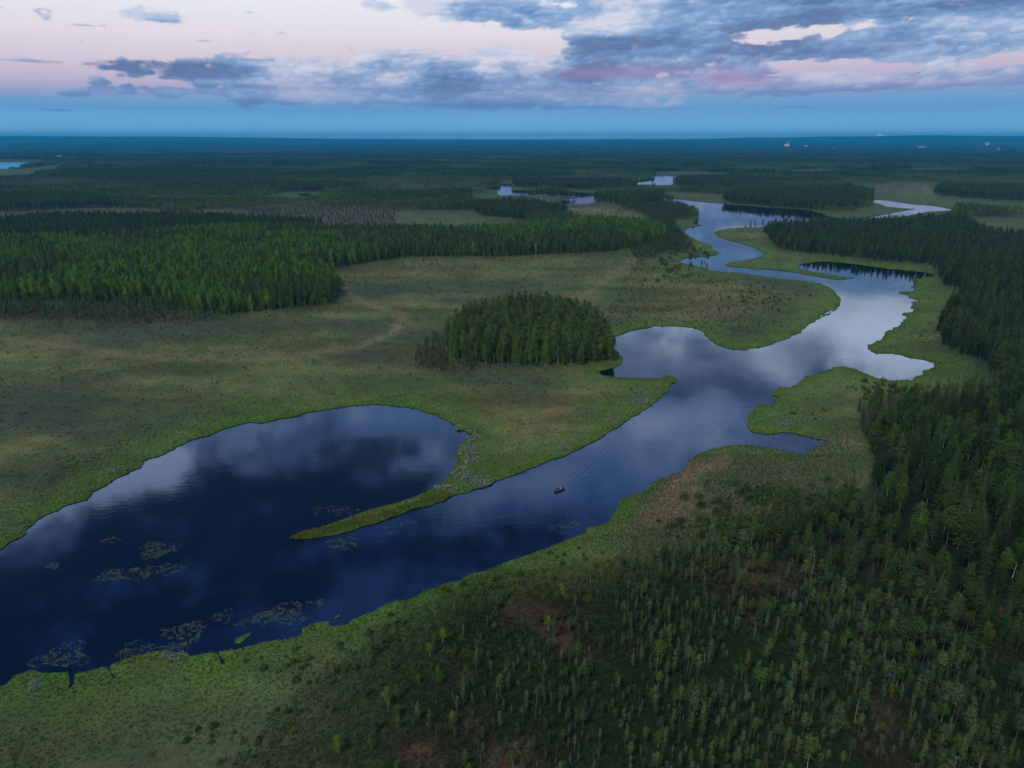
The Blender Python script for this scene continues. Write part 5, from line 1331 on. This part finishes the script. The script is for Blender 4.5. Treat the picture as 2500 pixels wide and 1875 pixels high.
def box_mesh(cx, cy, cz, sx, sy, sz, taper=1.0):
    V = [(cx + a * sx / 2 * (taper if c > 0 else 1), cy + b * sy / 2 * (taper if c > 0 else 1), cz + c * sz / 2) for c in (-1, 1) for a, b in ((-1, -1), (1, -1), (1, 1), (-1, 1))]
    return V, [(0, 3, 2, 1), (4, 5, 6, 7), (0, 1, 5, 4), (1, 2, 6, 5), (2, 3, 7, 6), (3, 0, 4, 7)]


for cx in (-1.45, -.1, 1.05):
    V, Fc = box_mesh(cx, 0, .3, .3, 1.5 if cx < .5 else 1.25, .04); bn = mesh_obj('bench', V, Fc, M_DECK, parent=boat)
V, Fc = box_mesh(0, 0, .02, 3.9, 1.1, .03); mesh_obj('floor_boards', V, Fc, M_DECK, parent=boat)
mot = mesh_obj('outboard_motor', *box_mesh(-2.5, 0, .72, .42, .3, .38, .75), M_MOTOR, parent=boat); mot.modifiers.new('bevel', 'BEVEL').width = .05
mesh_obj('motor_leg', *box_mesh(-2.52, 0, .2, .14, .09, .8), M_MOTOR, parent=mot); mesh_obj('tiller', *box_mesh(-2.15, .08, .66, .45, .05, .05), M_MOTOR, parent=mot)


def person(x, jacket, label, face=1):
    root = bpy.data.objects.new('person', None); COL.objects.link(root)
    c, s = math.cos(boat.rotation_euler.z), math.sin(boat.rotation_euler.z); root.location = (boat.location.x + c * x, boat.location.y + s * x, .32); root.rotation_euler = (0, 0, boat.rotation_euler.z + (0 if face > 0 else math.pi))
    J = [((0, 0, .08), .17), ((0, 0, .3), .16), ((.02, 0, .5), .18), ((.02, 0, .62), .07), ((.05, 0, .72), .09), ((.05, 0, .83), .085),
         ((0, .19, .52), .07), ((.08, .25, .28), .055), ((.32, .14, .2), .04), ((0, -.19, .52), .07), ((.08, -.25, .28), .055), ((.32, -.14, .2), .04),
         ((.1, .1, .06), .1), ((.46, .12, .1), .075), ((.5, .12, -.26), .055), ((.62, .12, -.28), .05), ((.1, -.1, .06), .1), ((.46, -.12, .1), .075), ((.5, -.12, -.26), .055), ((.62, -.12, -.28), .05)]
    E = [(0, 1), (1, 2), (2, 3), (3, 4), (4, 5), (2, 6), (6, 7), (7, 8), (2, 9), (9, 10), (10, 11), (0, 12), (12, 13), (13, 14), (14, 15), (0, 16), (16, 17), (17, 18), (18, 19)]
    me = bpy.data.meshes.new('body'); me.from_pydata([j[0] for j in J], E, []); me.materials.append(jacket); o = bpy.data.objects.new('body', me); COL.objects.link(o); o.parent = root
    o.modifiers.new('skin', 'SKIN')
    if not me.skin_vertices:
        bpy.context.view_layer.objects.active = o
    for sv, j in zip(me.skin_vertices[0].data, J): sv.radius = (j[1], j[1])
    me.skin_vertices[0].data[0].use_root = True
    o.modifiers.new('smooth', 'SUBSURF').levels = 1
    import bmesh
    for nm, cz, r, mt, sq in (('head', .80, .105, M_SKIN, 1.2), ('hair', .84, .112, M_HAIR, 1.0)):
        bm = bmesh.new(); bmesh.ops.create_uvsphere(bm, u_segments=12, v_segments=8, radius=r)
        for v_ in bm.verts:
            v_.co.z = v_.co.z * sq + cz; v_.co.x += .05
            if nm == 'hair':
                v_.co.x -= .02
        if nm == 'hair': bmesh.ops.delete(bm, geom=[v_ for v_ in bm.verts if v_.co.z < cz - .02 and v_.co.x > .0], context='VERTS')
        m2 = bpy.data.meshes.new(nm); bm.to_mesh(m2); bm.free(); m2.materials.append(mt); h = bpy.data.objects.new(nm, m2); COL.objects.link(h); h.parent = root
    tag(root, label, 'person')


person(-1.4, M_JACK, 'person in a pale jacket seated by the outboard motor in the boat')
person(.0, M_NAVY, 'person in dark clothes seated on the middle bench of the boat')


# ------------------------------------------------------------------ far buildings, mast and the rising moon
M_WALL = plain_mat('white_wall', (.42, .42, .44), .8); M_PINK_LIGHT = plain_mat('rose_light_wall', (.75, .42, .42), .8, emit=((1.0, .45, .4), .12)); M_ROOF = plain_mat('grey_roof', (.2, .17, .17), .7); M_WIN = plain_mat('dark_window', (.03, .04, .05), .2)  # pink light on the far building is put into its wall colour and faint glow


def far_point(u, v, dist):
    dx, dy, dz = ray(u, v); k = dist / math.hypot(float(dx), float(dy)); return float(dx) * k, float(dy) * k, CAM_H + float(dz) * k


def house(u, v, dist, L, Wd, Hh, wall, label, cat='house', name='house', tower=0):
    x, y, z = far_point(u, v, dist); root = bpy.data.objects.new(name, None); COL.objects.link(root); root.location = (x, y, z); root.rotation_euler = (0, 0, -math.atan2(x, y) + rng.uniform(-.3, .3))
    tag(root, label, cat)
    V, Fc = box_mesh(0, 0, (Hh - 12) / 2, L, Wd, Hh + 12); mesh_obj('wall', V, Fc, wall, parent=root)
    h = Hh; r = Wd * .32; o_ = .4
    V = [(-L / 2 - o_, -Wd / 2 - o_, h + .01), (L / 2 + o_, -Wd / 2 - o_, h + .01), (L / 2 + o_, Wd / 2 + o_, h + .01), (-L / 2 - o_, Wd / 2 + o_, h + .01), (-L / 2 - o_, 0, h + r), (L / 2 + o_, 0, h + r)]
    mesh_obj('roof', V, [(0, 1, 5, 4), (2, 3, 4, 5), (1, 2, 5), (3, 0, 4), (0, 3, 2, 1)], M_ROOF, parent=root)
    nwin = max(2, int(L / 6))
    for i in range(nwin):
        V, Fc = box_mesh(-L / 2 + L * (i + .5) / nwin, -Wd / 2 - .03, Hh * .55, L / nwin * .35, .1, Hh * .35); mesh_obj('window', V, Fc, M_WIN, parent=root)
    if tower:
        V, Fc = box_mesh(L * .3, 0, Hh + tower / 2, 6, 6, tower, .8); mesh_obj('tower', V, Fc, wall, parent=root)
    return root


house(1921, 355, 12500, 70, 36, 20, M_PINK_LIGHT, 'rose-lit building with a pale tower amid the far forest', 'building', 'far_building', 45)
house(1968, 356, 12000, 40, 18, 8, M_WALL, 'long low white building right of the rose-lit building', 'building', 'far_building')
house(2410, 352, 11500, 42, 24, 16, M_WALL, 'white block high on the far wooded hillside', 'building', 'far_building')
house(2437, 367, 9000, 9, 9, 26, M_WALL, 'narrow white tower below the hillside block', 'building', 'far_building')
house(2250, 359, 11500, 90, 24, 4, M_WALL, 'long thin pale building in the far forest, middle of the right hills', 'building', 'far_building')
house(2035, 361, 11000, 40, 24, 4, M_WALL, 'faint low building between the rose-lit building and the long one', 'building', 'far_building')
house(1482, 431, 2750, 26, 10, 5.5, M_WALL, 'pale cottage behind the trees by the upper lake')
house(1495, 431.5, 2740, 14, 8, 4.5, M_WALL, 'small outbuilding beside the pale lake cottage')
house(145, 385, 5400, 28, 14, 9, M_WALL, 'white farmhouse beside the meadow at the left lake')
house(1603, 363, 10500, 40, 25, 14, M_WALL, 'tiny pale building far off above the upper lake', 'building', 'far_building')
# radio mast
x, y, z = far_point(2119, 334, 12000); V, Fc = [], []
mst = bpy.data.objects.new('radio_mast', None); COL.objects.link(mst); mst.location = (x, y, z - 150); tag(mst, 'thin radio mast on the skyline left of the rising moon', 'mast')
M_MAST = plain_mat('mast_steel', (.15, .13, .13), .6)
for a in range(3):
    c, s_ = math.cos(a * 2.09) * 4, math.sin(a * 2.09) * 4; V, Fc, MI = [], [], []; tube(V, Fc, MI, (c, s_, 0), (c * .4, s_ * .4, 285), .5, .4, 0, 4); mesh_obj('leg', V, Fc, M_MAST, parent=mst)
V, Fc, MI = [], [], []
for k in range(22):
    for a in range(3):
        f0 = 1 - .6 * k / 22; f1 = 1 - .6 * (k + 1) / 22
        tube(V, Fc, MI, (math.cos(a * 2.09) * 4 * f0, math.sin(a * 2.09) * 4 * f0, k * 12.9), (math.cos((a + 1) * 2.09) * 4 * f1, math.sin((a + 1) * 2.09) * 4 * f1, (k + 1) * 12.9), .3, .3, 0, 3)
mesh_obj('bracing', V, Fc, M_MAST, parent=mst)
# moon
import bmesh
x, y, z = far_point(2147, 339.5, 80000); bm = bmesh.new(); bmesh.ops.create_icosphere(bm, subdivisions=4, radius=80000 * 10.5 / F / 1.12); me = bpy.data.meshes.new('moon'); bm.to_mesh(me); bm.free()
mm, T = new_mat('moon_surface'); tc = T.n('ShaderNodeTexCoord'); nn = T.noise(tc.outputs['Object'], .004, 5); e = T.n('ShaderNodeEmission'); T.link(T.mix(T.mr(nn, .4, .6), (.62, .36, .38), (.95, .62, .58)), e.inputs[0]); e.inputs[1].default_value = 2.2
oo = T.n('ShaderNodeOutputMaterial'); T.link(e.outputs[0], oo.inputs['Surface']); me.materials.append(mm)
moon = bpy.data.objects.new('moon', me); COL.objects.link(moon); moon.location = (x, y, z); tag(moon, 'pink full moon just rising over the far hills', 'moon')

# ------------------------------------------------------------------ haze
HZ = 30500
V, Fc = box_mesh(0, HZ / 2 - 500, 159.5, 62000, HZ + 1200, 321)
hz = mesh_obj('haze', V, Fc, []); mh, T = new_mat('haze_air'); pvn = T.n('ShaderNodeVolumePrincipled'); pvn.inputs['Color'].default_value = (.02, .50, 1.0, 1); pvn.inputs['Density'].default_value = 5.5e-5; pvn.inputs['Anisotropy'].default_value = 0.0
oo = T.n('ShaderNodeOutputMaterial'); T.link(pvn.outputs[0], oo.inputs['Volume']); hz.data.materials.append(mh); tag(hz, 'thin blue evening haze over the land', 'haze', kind='stuff')
